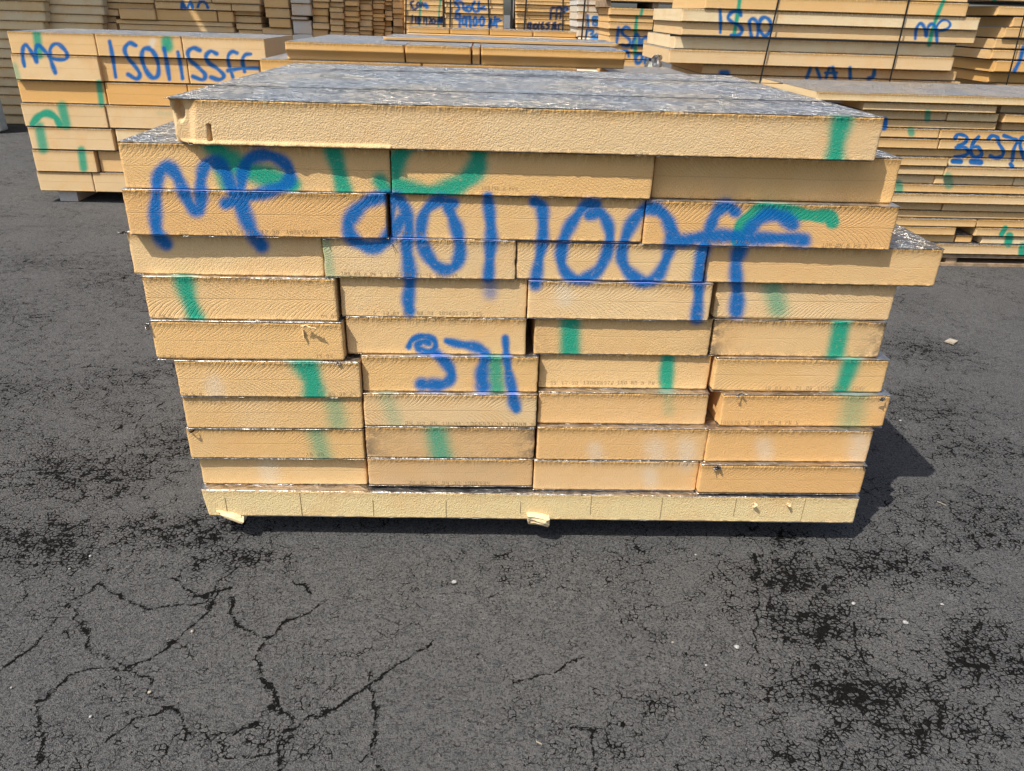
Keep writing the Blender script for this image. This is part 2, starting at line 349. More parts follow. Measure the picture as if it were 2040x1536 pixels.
spray(f_, 'green', 14, [(1610, 570), (1670, 660)], A6, only=[(1, 0)])
spray(f_, 'green', 20, [(170, 330), (80, 470), (70, 570), (180, 630), (330, 640), (450, 600), (550, 520), (580, 440), (580, 350)], A7, soft=.6, only=[(1, 1)])
spray(f_, 'green', 14, [(505, 930), (540, 830), (610, 765), (690, 740), (800, 755), (950, 778), (1060, 785), (1075, 815)], A8, soft=.5)
spray(f_, 'green', 19, [(1150, 150), (1110, 300), (1080, 490)], A8, only=[(0, 0)])
spray(f_, 'green', 14, [(1275, 900), (1320, 1180)], A6, soft=.9, k=.5, only=[(3, 1)])
spray(f_, 'green', 8, [(1290, 1145), (1500, 1155)], A6, soft=.9, k=.4, only=[(3, 1)])
spray(f_, 'green', 14, [(1860, 960), (1850, 1190)], A7, soft=.9, k=.25, only=[(3, 2)])
spray(f_, 'green', 18, [(430, 1130), (470, 1280), (535, 1450)], A6, only=[(4, 0)])
spray(f_, 'green', 24, [(710, 1170), (750, 1330)], A8, soft=.9, k=.65, only=[(4, 3)])
spray(f_, 'green', 22, [(1240, 230), (1240, 510)], B2, soft=.5, only=[(5, 2)])
spray(f_, 'green', 21, [(1195, 240), (1140, 530)], B3, soft=.55, only=[(5, 3)])
spray(f_, 'green', 24, [(970, 480), (1030, 620), (1045, 760)], B1, soft=.55, only=[(6, 0)])
spray(f_, 'green', 18, [(810, 450), (830, 720)], B2, soft=.7, k=.85, only=[(6, 1)])
spray(f_, 'green', 15, [(1800, 440), (1785, 600), (1790, 720)], B2, soft=.7, only=[(6, 2)])
spray(f_, 'green', 16, [(1255, 470), (1210, 600), (1165, 730)], B3, only=[(6, 3)])
spray(f_, 'green', 22, [(1150, 735), (1175, 860)], B1, soft=.95, k=.55, only=[(7, 0)])
spray(f_, 'green', 20, [(1440, 685), (1500, 860)], B1, soft=.95, k=.42, only=[(7, 1)])
spray(f_, 'green', 20, [(1790, 670), (1800, 790)], B2, soft=.95, k=.38, only=[(7, 2)])
spray(f_, 'green', 28, [(1270, 660), (1235, 880)], B3, soft=.9, k=.5, only=[(7, 3)])
spray(f_, 'green', 22, [(1040, 870), (1100, 1080)], B1, soft=.95, k=.6, only=[(8, 0)])
spray(f_, 'green', 26, [(1735, 925), (1765, 1060)], B1, soft=.9, k=.75, only=[(8, 1)])
for p, q in (((1380, 1010), B2), ((1720, 1000), B2), ((1900, 1000), B2), ((1890, 1050), B2), ((745, 990), B3), ((1290, 960), B3), ((1270, 1030), B3), ((1690, 1150), B2), ((780, 1120), B1), ((1200, 110), B2), ((470, 640), B1)):
    spray(f_, 'white', 22, [p, (p[0] + 8, p[1] + 40)], q, soft=.9, k=.42, curve=False)
L1, L4 = (0, 0, 3.643), (0, 50, 8.16); l_ = 'left'
spray(l_, 'blue', 3.9, [(400, 670), (375, 560), (368, 430), (385, 340), (425, 325), (480, 390), (540, 490), (590, 590), (600, 570), (575, 460), (590, 360), (635, 330), (710, 400), (790, 500)], L4)
spray(l_, 'blue', 3.9, [(815, 500), (815, 400), (865, 320), (950, 310), (1050, 400), (1095, 490), (1060, 555), (950, 560), (850, 545)], L4)
spray(l_, 'blue', 4.2, [(805, 500), (850, 640), (900, 775)], L4)
for r, p in ((4.2, [(795, 300), (815, 400), (840, 560)]), (4.2, [(985, 330), (940, 312), (905, 355), (925, 415), (980, 480), (1015, 540), (990, 572), (930, 540)]),
             (4.6, [(1080, 350), (1040, 360), (1030, 430), (1065, 520), (1110, 565), (1148, 540), (1145, 450), (1110, 375), (1070, 350)]), (4.2, [(1190, 350), (1210, 450), (1230, 575)]), (4.2, [(1290, 378), (1310, 470), (1325, 570)]),
             (4.2, [(1450, 365), (1405, 348), (1365, 375), (1375, 430), (1430, 480), (1488, 540), (1470, 578), (1400, 555)]), (4.2, [(1572, 390), (1530, 372), (1495, 405), (1515, 455), (1580, 500), (1625, 550), (1590, 578), (1530, 560)]),
             (3.8, [(1720, 385), (1685, 375), (1655, 410), (1665, 480), (1690, 560)]), (3.8, [(1820, 392), (1780, 398), (1760, 440), (1775, 520)]), (3.8, [(1655, 512), (1750, 497), (1880, 495)])):
    spray(l_, 'blue', r, p, L1)
for r, p, k in ((9, [(265, 230), (285, 400)], .8), (7, [(718, 600), (738, 755)], .8), (7, [(235, 900), (280, 845), (340, 822), (400, 850), (435, 905)], 1), (9, [(450, 770), (480, 905)], .8),
                (11, [(285, 920), (315, 1080)], .75), (10, [(590, 1090), (608, 1220)], .8), (12, [(1210, 300), (1215, 340)], .85), (8, [(100, 480), (125, 560)], .5), (6, [(1150, 820), (1240, 830)], .3)):
    spray(l_, 'green', r, p, L1, k=k, soft=.7)
spray(l_, 'white', 9, [(1110, 295), (1100, 330)], L1, k=.6, soft=.9)
R2, R3 = (1740, 180, 6.8), (1760, 340, 7.286); r_ = 'right'
for r, p in ((3.6, [(1105, 650), (1140, 600), (1210, 605), (1268, 640), (1240, 710), (1150, 750)]), (3.6, [(1120, 775), (1240, 775), (1290, 840), (1210, 890), (1100, 895)]), 
             (3.8, [(1425, 628), (1360, 700), (1320, 800), (1340, 880), (1410, 905), (1470, 860), (1420, 770), (1350, 770)]), (3.8, [(1555, 655), (1610, 615), (1680, 640), (1700, 720), (1760, 820), (1740, 890), (1660, 915), (1585, 890)]),
             (3.6, [(1770, 615), (1880, 650), (1950, 685), (1905, 790), (1880, 950)]), (3.8, [(2080, 640), (2020, 640), (1985, 720), (2010, 840), (2030, 930)]), (6, [(1080, 960), (1180, 965)]), (6, [(1330, 965), (1450, 975)]), (4, [(1860, 1000), (1880, 1030)]), (7, [(150, 400), (140, 500)])):
    spray(r_, 'blue', r, p, R2, soft=.5)
for r, p, q, k in ((9, [(505, 540), (515, 580)], R2, .7), (6, [(740, 300), (730, 390)], R2, .7), (10, [(930, 90), (950, 200)], R3, .6), (9, [(220, 190), (230, 280)], R3, .7), (6, [(1770, 830), (1710, 930)], R3, 1), (7, [(1830, 950), (1810, 1050)], R3, 1), (8, [(2020, 1100), (2010, 1200)], R3, .9)):
    spray(r_, 'green', r, p, q, k=k, soft=.5)
Q7, Q8, Q4, Q6, Q5 = (1280, 0, 5.368), (1700, 0, 6), (1500, 0, 3.778), (1020, 0, 6.375), (800, 0, 8.5); b_ = 'strapped'
for r, p, q in ((3.4, [(830, 105), (835, 230), (832, 350)], Q7), (3.8, [(1052, 165), (1035, 120), (960, 128), (915, 185), (950, 230), (1030, 270), (1065, 330), (1020, 378), (945, 375)], Q7), (3.6, [(1165, 395), (1150, 300), (1145, 230), (1180, 200), (1225, 240), (1238, 320), (1225, 395)], Q7),
                (3.8, [(1240, 300), (1265, 210), (1315, 185), (1365, 230), (1372, 320), (1310, 385), (1255, 330)], Q7), (3.4, [(740, 465), (752, 350), (800, 280), (850, 330), (870, 430), (890, 330), (940, 285), (985, 340), (1000, 510)], Q8),
                (2.6, [(985, 400), (1000, 310), (1060, 245), (1130, 250), (1158, 300), (1110, 350), (1020, 372)], Q8), (3.6, [(432, 515), (405, 585)], Q4), (3.6, [(480, 515), (505, 585)], Q4), (3.6, [(575, 510), (550, 585)], Q4), (3.6, [(600, 510), (620, 585)], Q4), (3, [(545, 548), (630, 548)], Q4),
                (4, [(730, 510), (732, 590)], Q4), (4, [(915, 530), (905, 575), (870, 592)], Q4), (6, [(850, 785), (900, 785)], Q7)):
    spray(b_, 'blue', r, p, q)
spray(b_, 'green', 4, [(1040, -10), (1025, 110), (1000, 250), (975, 395)], Q7); spray(b_, 'green', 4, [(1090, -10), (1010, 170), (950, 350), (905, 535)], Q8)
spray('end', 'blue', 4, [(2035, 560), (1990, 720), (1925, 850)], Q8); spray('end', 'green', 4, [(1690, -10), (1675, 40)], Q8)
i_ = 'isno'
for r, p in ((3, [(1352, 350), (1340, 450), (1328, 555)]), (3.2, [(1495, 360), (1440, 342), (1395, 390), (1415, 440), (1480, 490), (1503, 545), (1460, 582), (1400, 570)]), (3.2, [(1525, 600), (1545, 510), (1580, 435), (1615, 480), (1612, 575)]),
             (3.2, [(1700, 470), (1655, 500), (1650, 560), (1700, 600), (1735, 560), (1730, 490), (1690, 468)]), (3.2, [(1395, 645), (1460, 650), (1485, 720)]), (3.4, [(1610, 680), (1570, 730), (1585, 800), (1635, 780), (1655, 710), (1610, 680)]), (3, [(1690, 800), (1700, 730), (1750, 740), (1795, 790)])):
    spray(i_, 'blue', r, p, Q6)
spray(i_, 'green', 3, [(1655, 100), (1640, 190)], Q6); spray(i_, 'green', 3.4, [(1585, 205), (1570, 400), (1570, 560), (1560, 700)], Q6)
for r, p in ((2.6, [(960, 195), (968, 330)]), (2.4, [(1080, 215), (1030, 215), (1030, 260), (1080, 290), (1070, 325), (1030, 310), (1040, 270), (1080, 215)]), (2.6, [(1105, 330), (1105, 240), (1140, 230), (1150, 300)]), (2.6, [(955, 370), (935, 500)]),
             (2.4, [(985, 385), (1030, 385), (1025, 420), (1000, 430), (1035, 460), (990, 505)]), (2.4, [(1075, 430), (1045, 460), (1060, 500), (1090, 480), (1075, 430)]), (2.4, [(1115, 400), (1110, 500)])):
    spray('grey', 'blue', r, p, Q6)
for r, p in ((2.3, [(545, 95), (500, 110), (488, 240)]), (2, [(492, 175), (540, 165)]), (2.3, [(560, 240), (572, 110), (615, 95), (625, 150), (580, 180)]), (2.3, [(610, 235), (635, 110)]), (2, [(215, 285), (198, 355), (240, 345)]), (2, [(240, 290), (232, 375)]), (2, [(300, 300), (275, 330), (290, 375), (320, 340), (300, 300)]),
             (2, [(345, 285), (340, 375)]), (2, [(395, 285), (370, 330), (385, 370), (410, 350), (380, 335)]), (2, [(475, 290), (435, 300), (470, 340), (440, 370)]), (2, [(510, 380), (530, 290), (550, 375), (555, 285)]), (2, [(630, 300), (595, 310), (590, 380)])):
    spray('fpp', 'navy', r, p, Q6)
spray('fpp', 'blue', 2.3, [(635, 110), (690, 92), (705, 125), (650, 155)], Q6)
for r, p in ((2.6, [(1015, 30), (940, 15), (905, 50), (960, 100), (975, 160), (925, 195)]), (2.4, [(1040, 50), (1050, 150), (1090, 190)]), (2.6, [(1150, 100), (1100, 120), (1110, 180), (1160, 190), (1185, 140), (1150, 100)]), (2.6, [(1235, 30), (1200, 110), (1240, 195), (1300, 190)]),
             (2.6, [(1310, 30), (1300, 180)]), (2.6, [(1400, 110), (1320, 150), (1430, 160)]), (2.6, [(985, 240), (930, 240), (920, 310), (970, 330), (990, 280), (975, 240)]), (2.4, [(985, 290), (985, 460)]), (2.6, [(1060, 280), (1030, 340), (1045, 410), (1085, 400), (1090, 320), (1060, 280)]),
             (2.4, [(1115, 275), (1100, 450)]), (2.4, [(1158, 280), (1165, 455)]), (2.6, [(1245, 285), (1215, 350), (1235, 430), (1270, 400), (1270, 320), (1245, 285)]), (2.6, [(1360, 280), (1325, 340), (1345, 430), (1385, 410), (1395, 330), (1360, 280)]), (2.2, [(1478, 390), (1475, 470)]),
             (2.4, [(1500, 430), (1505, 310), (1555, 430), (1582, 285)]), (2.4, [(1612, 455), (1600, 340), (1650, 320)]), (2.2, [(1615, 370), (1690, 350)])):
    spray('stock', 'blue', r, p, Q5)
for r, p in ((2.2, [(200, 20), (155, 50), (190, 130), (210, 165), (255, 140)]), (2, [(280, 40), (250, 80), (290, 120), (300, 60), (280, 40)]), (2, [(330, 120), (345, 50), (375, 110)]), (2.2, [(180, 260), (175, 390)]), (2, [(240, 290), (242, 385)]), (2, [(290, 290), (270, 350), (300, 400), (315, 330), (290, 290)]),
             (2, [(385, 290), (380, 390)]), (2, [(425, 300), (425, 420)]), (2, [(470, 300), (500, 330), (470, 400), (510, 400)]), (2, [(540, 310), (515, 360), (545, 405), (575, 360), (540, 310)]), (2.4, [(620, 400), (640, 300), (670, 390), (690, 290)])):
    spray('cono', 'navy', r, p, Q5)
spray('cono', 'blue', 4, [(400, 70), (430, 120)], Q5); spray('cono', 'blue', 4, [(620, 360), (690, 370)], Q5, k=.7)
spray('cono', 'green', 2, [(320, -10), (305, 430)], Q5); spray('cono', 'green', 2, [(655, -10), (620, 450)], Q5)
for p in ([(1545, 130), (1560, 30), (1600, 130)], [(1650, 130), (1690, 30), (1730, 130)], [(1820, 120), (1850, 40), (1900, 25), (1960, 60), (1990, 130)]):
    spray('shade', 'blue', 2.8, p, (180, 0, 8.5), soft=.4)

# ------------------------------------------------------------------ foam board builder
TAN = {'amber': (.71, .43, .18, 1), 'gold': (.72, .465, .205, 1), 'sand': (.73, .52, .275, 1), 'orange': (.72, .41, .135, 1), 'cream': (.76, .605, .36, 1), 'olive': (.74, .58, .295, 1), 'grey': (.60, .57, .50, 1), 'brown': (.58, .38, .19, 1)}
FONT = {'0': '7555557', '1': '2622227', '2': '7115747', '3': '7117117', '4': '5557111', '5': '7447117', '6': '7447557', '7': '7112222', '8': '7557557', '9': '7557117', 'A': '2557555', 'M': '5775555', 'P': '7557444', 'W': '5555775', 'S': '7447117', '.': '0000003', ':': '0020200', '-': '0007000', ' ': '0000000'}
def paint_attributes(me, obj_mat, stack, co):
    W = co @ np.array(obj_mat.to_3x3()).T + np.array(obj_mat.translation)
    for k, v in paint_masks(stack, W).items():
        a = me.attributes.new(k, 'FLOAT', 'POINT'); a.data.foreach_set('value', v)
SEED = [0]
def foam_board(stack, xl, xr, y, z0, z1, depth=1.2, ang=0.0, color='gold', res=.0025, label='', group=None, round_=0.0, saw=1.0, rebate=False, dirt=0.0, edge=None,
               inset_left=None, foil=True, foil_front=0.0, prints=(), detail=True, chips=1.0, bow=0.0, tilt=0.0, key=None, grain=.12):
    SEED[0] += 1; sd = SEED[0]*13
    wdt = xr - xl; t = z1 - z0 - .0024 if foil and detail else z1 - z0 - .001
    root = empty('foam_board', ((xl + xr)/2, y, z0 + (.0012 if foil and detail else .0005)), ang)
    bpy.context.view_layer.update()
    tag(root, label, 'foam board', group)
    nx = max(8, int(wdt/res)); nz = max(6, int(t/res))
    if not detail: nx = max(6, min(nx, 60)); nz = max(4, min(nz, 10))
    u = np.linspace(-wdt/2, wdt/2, nx + 1); v = np.linspace(0, t, nz + 1)
    U, V = np.meshgrid(u, v, indexing='ij'); U = U.copy(); V = V.copy()
    u0, v0 = U.copy(), V.copy()
    a = .0006*vnoise((u0 + 3)*4, v0*5, sd) + .0003*vnoise(u0*60, v0*70, sd + 1)
    eb = np.minimum(v0, t - v0)
    Y = a + bow*(1 - (2*u0/wdt)**2)
    if detail:
        Y += (.0016 if res < .004 else .0004)*np.exp(-eb/.0022)*(0.6 + vnoise(u0*90, v0*0 + 3, sd + 2)) + .0007*vnoise(u0*230, v0*160, sd + 3)*np.exp(-eb/.005)
        ex = np.minimum(u0 + wdt/2, wdt/2 - u0)
        Y += .0018*np.exp(-ex/.0025)
        top = (v0 > t - 1e-6); bot = (v0 < 1e-6)
        V = V + np.where(bot, .0007*vnoise(u0*55, 0*u0, sd + 4) + .0016*np.clip(vnoise(u0*20, 0*u0, sd + 5) - .2, 0, 1), 0) - np.where(top, .0010*np.abs(vnoise(u0*50, 0*u0 + 1, sd + 6)), 0)
        jl = chips*(.003*np.abs(vnoise(v0*45, 0*v0 + 5, sd + 7)) + .008*np.clip(vnoise(v0*24, 0*v0 + 6, sd + 8) - .32, 0, 1))
        jr = chips*(.003*np.abs(vnoise(v0*45, 0*v0 + 7, sd + 9)) + .008*np.clip(vnoise(v0*24, 0*v0 + 8, sd + 10) - .32, 0, 1))
        if round_ > 0:
            q = round_*np.clip(1 - eb/round_, 0, 1)**2; jl = jl + q; jr = jr + q*.8
            Y += .5*round_*np.clip(1 - eb/(round_*.8), 0, 1)**2*1.0
        if inset_left is not None: jl = jl + np.interp(v0/t, *inset_left)
        f = np.clip(1 - (u0 + wdt/2)/.05, 0, 1); U = U + jl*f; f = np.clip(1 - (wdt/2 - u0)/.05, 0, 1); U = U - jr*f
    if rebate:
        vv = v0/t
        Y += np.interp(vv, [0, .20, .26, .47, .54, 1], [.026, .026, .022, .007, -.002, 0])
    if tilt: Y += tilt*(1 - v0/t)
    if stack == 'front' and color == 'top':          # the broken corner and the slit of the topmost board
        W = np.stack([u0 + root.location.x, np.full_like(u0, y), v0 + z0], -1); px = sight(W.reshape(-1, 3)).reshape(u0.shape + (2,))
        k = smooth01((392 - px[..., 0])/22); Y += k*.010*smooth01(((px[..., 0] < 392))*1.0)
        dd = np.hypot((px[..., 0] - 347)/12, (px[..., 1] - 222)/20); Y += .020*smooth01(1.35 - dd)
        dd = np.hypot((px[..., 0] - 330)/9, (px[..., 1] - 203)/8); Y += .012*smooth01(1.3 - dd)
        sl_ = smooth01(1.6 - np.abs(px[..., 0] - 416 - (px[..., 1] - 255)*.10)/3.0)*(px[..., 1] > 250)*(px[..., 1] < 284); Y += .016*sl_
        fl = smooth01((px[..., 1] - (281 + (px[..., 0] - 420)*.024))/4)*(px[..., 0] < 780); Y -= .004*fl*(1 + vnoise(u0*60, v0*40, 5)) 
    co_ = np.stack([U, Y, V], -1).reshape(-1, 3)
    idx = np.arange((nx + 1)*(nz + 1)).reshape(nx + 1, nz + 1)
    q = np.stack([idx[:-1, :-1], idx[1:, :-1], idx[1:, 1:], idx[:-1, 1:]], -1).reshape(-1, 4)
    # ends, back, top and bottom
    verts = [co_]; faces = [q]; n0 = len(co_)
    dl = np.array([.0, .03, .12, .35, .7, 1.0])[1:]*depth
    def side(col_idx, flip, sgn):
        nonlocal n0
        base = co_[col_idx]; prev = np.array(col_idx); rows = []
        for k, d_ in enumerate(dl):
            P = base.copy(); P[:, 1] = d_; P[:, 0] = np.where(True, sgn*wdt/2, 0) - sgn*(.0015*np.abs(vnoise(P[:, 2]*40, P[:, 2]*0 + k, sd + 20)) if detail else 0); P[:, 2] = v
            verts.append(P); cur = np.arange(n0, n0 + len(P)); n0 += len(P)
            f = np.stack([prev[:-1], prev[1:], cur[1:], cur[:-1]], -1)
            faces.append(f if not flip else f[:, ::-1]); prev = cur; rows.append(cur)
        return prev
    lb = side(idx[0, :], False, -1); rb = side(idx[-1, :], True, 1)
    faces.append(np.array([[lb[0], lb[-1], rb[-1], rb[0]]]))
    ft = [np.array(idx[::1, -1])]
    # top/bottom caps as one strip of quads from the front edge to a straight line just behind, then one quad
    for e_, zz, fl in ((idx[:, -1], t, False), (idx[:, 0], 0, True)):
        P = np.stack([u, np.full(nx + 1, .06), np.full(nx + 1, float(zz))], -1); verts.append(P); cur = np.arange(n0, n0 + nx + 1); n0 += nx + 1
        f = np.stack([e_[:-1], e_[1:], cur[1:], cur[:-1]], -1); faces.append(f if not fl else f[:, ::-1])
        bk = (lb[-1], rb[-1]) if not fl else (lb[0], rb[0])
        f = np.array([[cur[0], cur[-1], bk[1], bk[0]]]); faces.append(f if not fl else f[:, ::-1])
    allv = np.concatenate(verts); allf = np.concatenate(faces)
    me = bpy.data.meshes.new('foam_core')
    me.vertices.add(len(allv)); me.vertices.foreach_set('co', allv.ravel())
    me.loops.add(len(allf)*4); me.loops.foreach_set('vertex_index', allf.ravel())
    me.polygons.add(len(allf)); me.polygons.foreach_set('loop_start', np.arange(len(allf))*4)
    try: me.polygons.foreach_set('loop_total', np.full(len(allf), 4))
    except Exception: pass
    me.update(calc_edges=True); me.validate()
    nq = len(q); sm = np.zeros(len(me.polygons), bool); sm[:nq] = True; me.polygons.foreach_set('use_smooth', sm)
    core = bpy.data.objects.new('foam_core', me); COL.objects.link(core); core.parent = root
    me.materials.append(M_FOAM)
    core.color = TAN['sand' if color == 'top' else color]
    jit = 1 + .08*(random.random() - .5); hue = random.random() - .5; core.color = (core.color[0]*jit, core.color[1]*jit*(1 + .07*hue), core.color[2]*jit*(1 + .22*hue), 1)
    uvl = me.uv_layers.new(name='face'); li = np.empty(len(me.loops), int); me.loops.foreach_get('vertex_index', li)
    uvv = np.stack([allv[:, 0] + allv[:, 1]*.5 + sd, allv[:, 2] - t/2], -1); uvl.data.foreach_set('uv', uvv[li].ravel())
    na = len(allv)
    def attr(nm, val):
        A = me.attributes.new(nm, 'FLOAT', 'POINT'); arr = np.zeros(na); arr[:len(val)] = val; A.data.foreach_set('value', arr)
    attr('saw', np.full(len(co_), saw)); attr('grain', np.full(len(co_), grain))
    if detail:
        ee = 1.25*np.exp(-np.maximum(t - v0, 0)/.008)*(edge if edge is not None else .9) + np.exp(-v0/.003)*.6
        attr('edge', np.clip(ee, 0, 1).ravel())
        if dirt:
            exx = np.minimum(u0 + wdt/2, wdt/2 - u0)
            attr('dirt', (dirt*np.clip(np.exp(-exx/.03)*.9 + np.exp(-eb/.008)*.5, 0, 1)).ravel())
    Mw = Matrix.Translation(root.location) @ Matrix.Rotation(ang, 4, 'Z')
    R3_ = np.array(Mw.to_3x3()); T3 = np.array(Mw.translation)
    nW = len(co_); masks = paint_masks(stack, co_ @ R3_.T + T3, key)
    for k, vv in masks.items(): attr(k, vv)
    if foil:
        th = .0010 if detail else .0008
        for top in (True, False):
            if not detail and not top: continue
            nxx = max(4, int(wdt/(.006 if detail else .05)))
            uu = np.linspace(-wdt/2 - .0005, wdt/2 + .0005, nxx + 1); yy = np.concatenate([[0, .003, .008, .02], np.linspace(.05, depth, 9 if detail else 3)])
            if detail: yy = np.concatenate([[0, .003, .008, .02], np.linspace(.05, depth, 40)])
            A_, B_ = np.meshgrid(uu, yy, indexing='ij')
            ffr = ((.0002 if top else .0022) - .0016*vnoise(A_*25, B_*0, sd + 30) - foil_front*(1 if top else 0) + bow*(1 - (2*A_/wdt)**2))*np.clip(1 - B_/.03, 0, 1)
            if inset_left is not None and not top: A_ = A_ + np.interp(0, *inset_left)*np.clip(1 - B_/.08, 0, 1)*np.clip(1 - (A_ + wdt/2)/.05, 0, 1)
            yoff = (.026 if rebate and not top else 0) + (tilt if not top else 0)
            Zb = (t + .0001) if top else -.0011
            curl = (.0008*(vnoise(A_*30, B_*30, sd + 31) + .35))*np.exp(-B_/.012) if detail else 0
            lift = .0004*(vnoise(A_*45, B_*110, sd + 33) + .5) if detail else A_*0
            Zt = Zb + (lift if top else -lift*.6) + (np.abs(curl) if top else -np.abs(curl))
            P = np.stack([A_, B_ + ffr + yoff*np.clip(1 - B_/.1, 0, 1), Zt + (th if top else 0)], -1).reshape(-1, 3)
            P2 = P.copy(); P2[:, 2] -= .0006
            id2 = np.arange(len(P)).reshape(A_.shape); nP = len(P)
            ftop = np.stack([id2[:-1, :-1], id2[1:, :-1], id2[1:, 1:], id2[:-1, 1:]], -1).reshape(-1, 4)
            rim = np.concatenate([id2[:, 0], id2[-1, 1:], id2[::-1, -1][1:], id2[0, ::-1][1:-1]]); rn = np.roll(rim, -1)
            fr = np.stack([rim, rim + nP, rn + nP, rn], -1)
            fa = np.concatenate([ftop, ftop[:, ::-1] + nP, fr]); va = np.concatenate([P, P2])
            fo = mesh_obj('foil_facing', va, fa, M_FOIL_EDGE if key and key[0] >= 2 and key != (3, 3) else (M_FOIL if stack == 'front' else M_FOIL_FAR), root, smooth=True)
            ms = paint_masks(stack, va @ R3_.T + T3, key)
            for k, vv in ms.items():
                if k in ('blue', 'green'):
                    A = fo.data.attributes.new(k, 'FLOAT', 'POINT'); vv = vv*(va[:, 1] < .03); A.data.foreach_set('value', vv)
    pieces = []
    for px0, py0, text, hpx in prints:
        off = 0
        for w_ in text.split('  '):
            if w_.strip(): pieces.append((px0 + off, py0, w_.strip(), hpx))
            off += (len(w_) + 2)*hpx*.886
    for px0, py0, text, hpx in pieces:              # jet-printed production code, dot by dot
        P0 = at(px0, py0, y); x0 = P0[0] - root.location.x; zb = P0[2] - root.location.z
        hgt = (P0[2] - at(px0, py0 + hpx, y)[2]); cell = hgt/7; vs, fs = [], []
        cx = x0
        for ch in text:
            g_ = FONT.get(ch, FONT[' '])
            for r, d_ in enumerate(g_):
                for c in range(3):
                    if int(d_) & (4 >> c) and random.random() > .12:
                        X = cx + c*cell*1.5; Z = zb - r*cell; s_ = cell*.36
                        if abs(X) > wdt/2 - .004: continue
                        ii = int(np.clip((X + wdt/2)/wdt*nx, 0, nx)); jj = int(np.clip(Z/t*nz, 0, nz)); yv = Y[ii, jj] - .0007
                        k = len(vs); vs += [(X - s_*1.3, yv, Z - s_), (X + s_*1.3, yv, Z - s_), (X + s_*1.3, yv, Z + s_), (X - s_*1.3, yv, Z + s_)]; fs.append((k, k + 1, k + 2, k + 3))
            cx += cell*6.2
        if vs: mesh_obj('printed_code', vs, fs, M_INK, root)
    return root
def crumple(name, m, size, loc, parent=None, seed=0, rot=(0, 0, 0), amp=.5, solid=.0, n=9):
    """a torn, folded scrap of facing or foam"""
    r = np.random.default_rng(seed); V = []
    for i in range(n):
        for j in range(n):
            x, z = i/(n - 1) - .5, j/(n - 1) - .5
            V.append((x*size[0]*(1 + .25*r.normal()*.5), amp*size[1]*r.normal()*.45 + size[1]*math.sin(5*x + seed)*.3, z*size[2]*(1 - .4*abs(x)) + .08*size[2]*r.normal()))
    Fc = [(i*n + j, (i + 1)*n + j, (i + 1)*n + j + 1, i*n + j + 1) for i in range(n - 1) for j in range(n - 1)]
    o = mesh_obj(name, V, Fc, m, parent, smooth=False); o.location = loc; o.rotation_euler = rot
    md = o.modifiers.new('thick', 'SOLIDIFY'); md.thickness = max(solid, .0008)
    return o
ORD = ['zeroth', 'first', 'second', 'third', 'fourth', 'fifth', 'sixth', 'seventh', 'eighth', 'ninth', 'tenth', 'eleventh', 'twelfth', 'thirteenth', 'fourteenth', 'fifteenth', 'sixteenth', 'seventeenth', 'eighteenth']

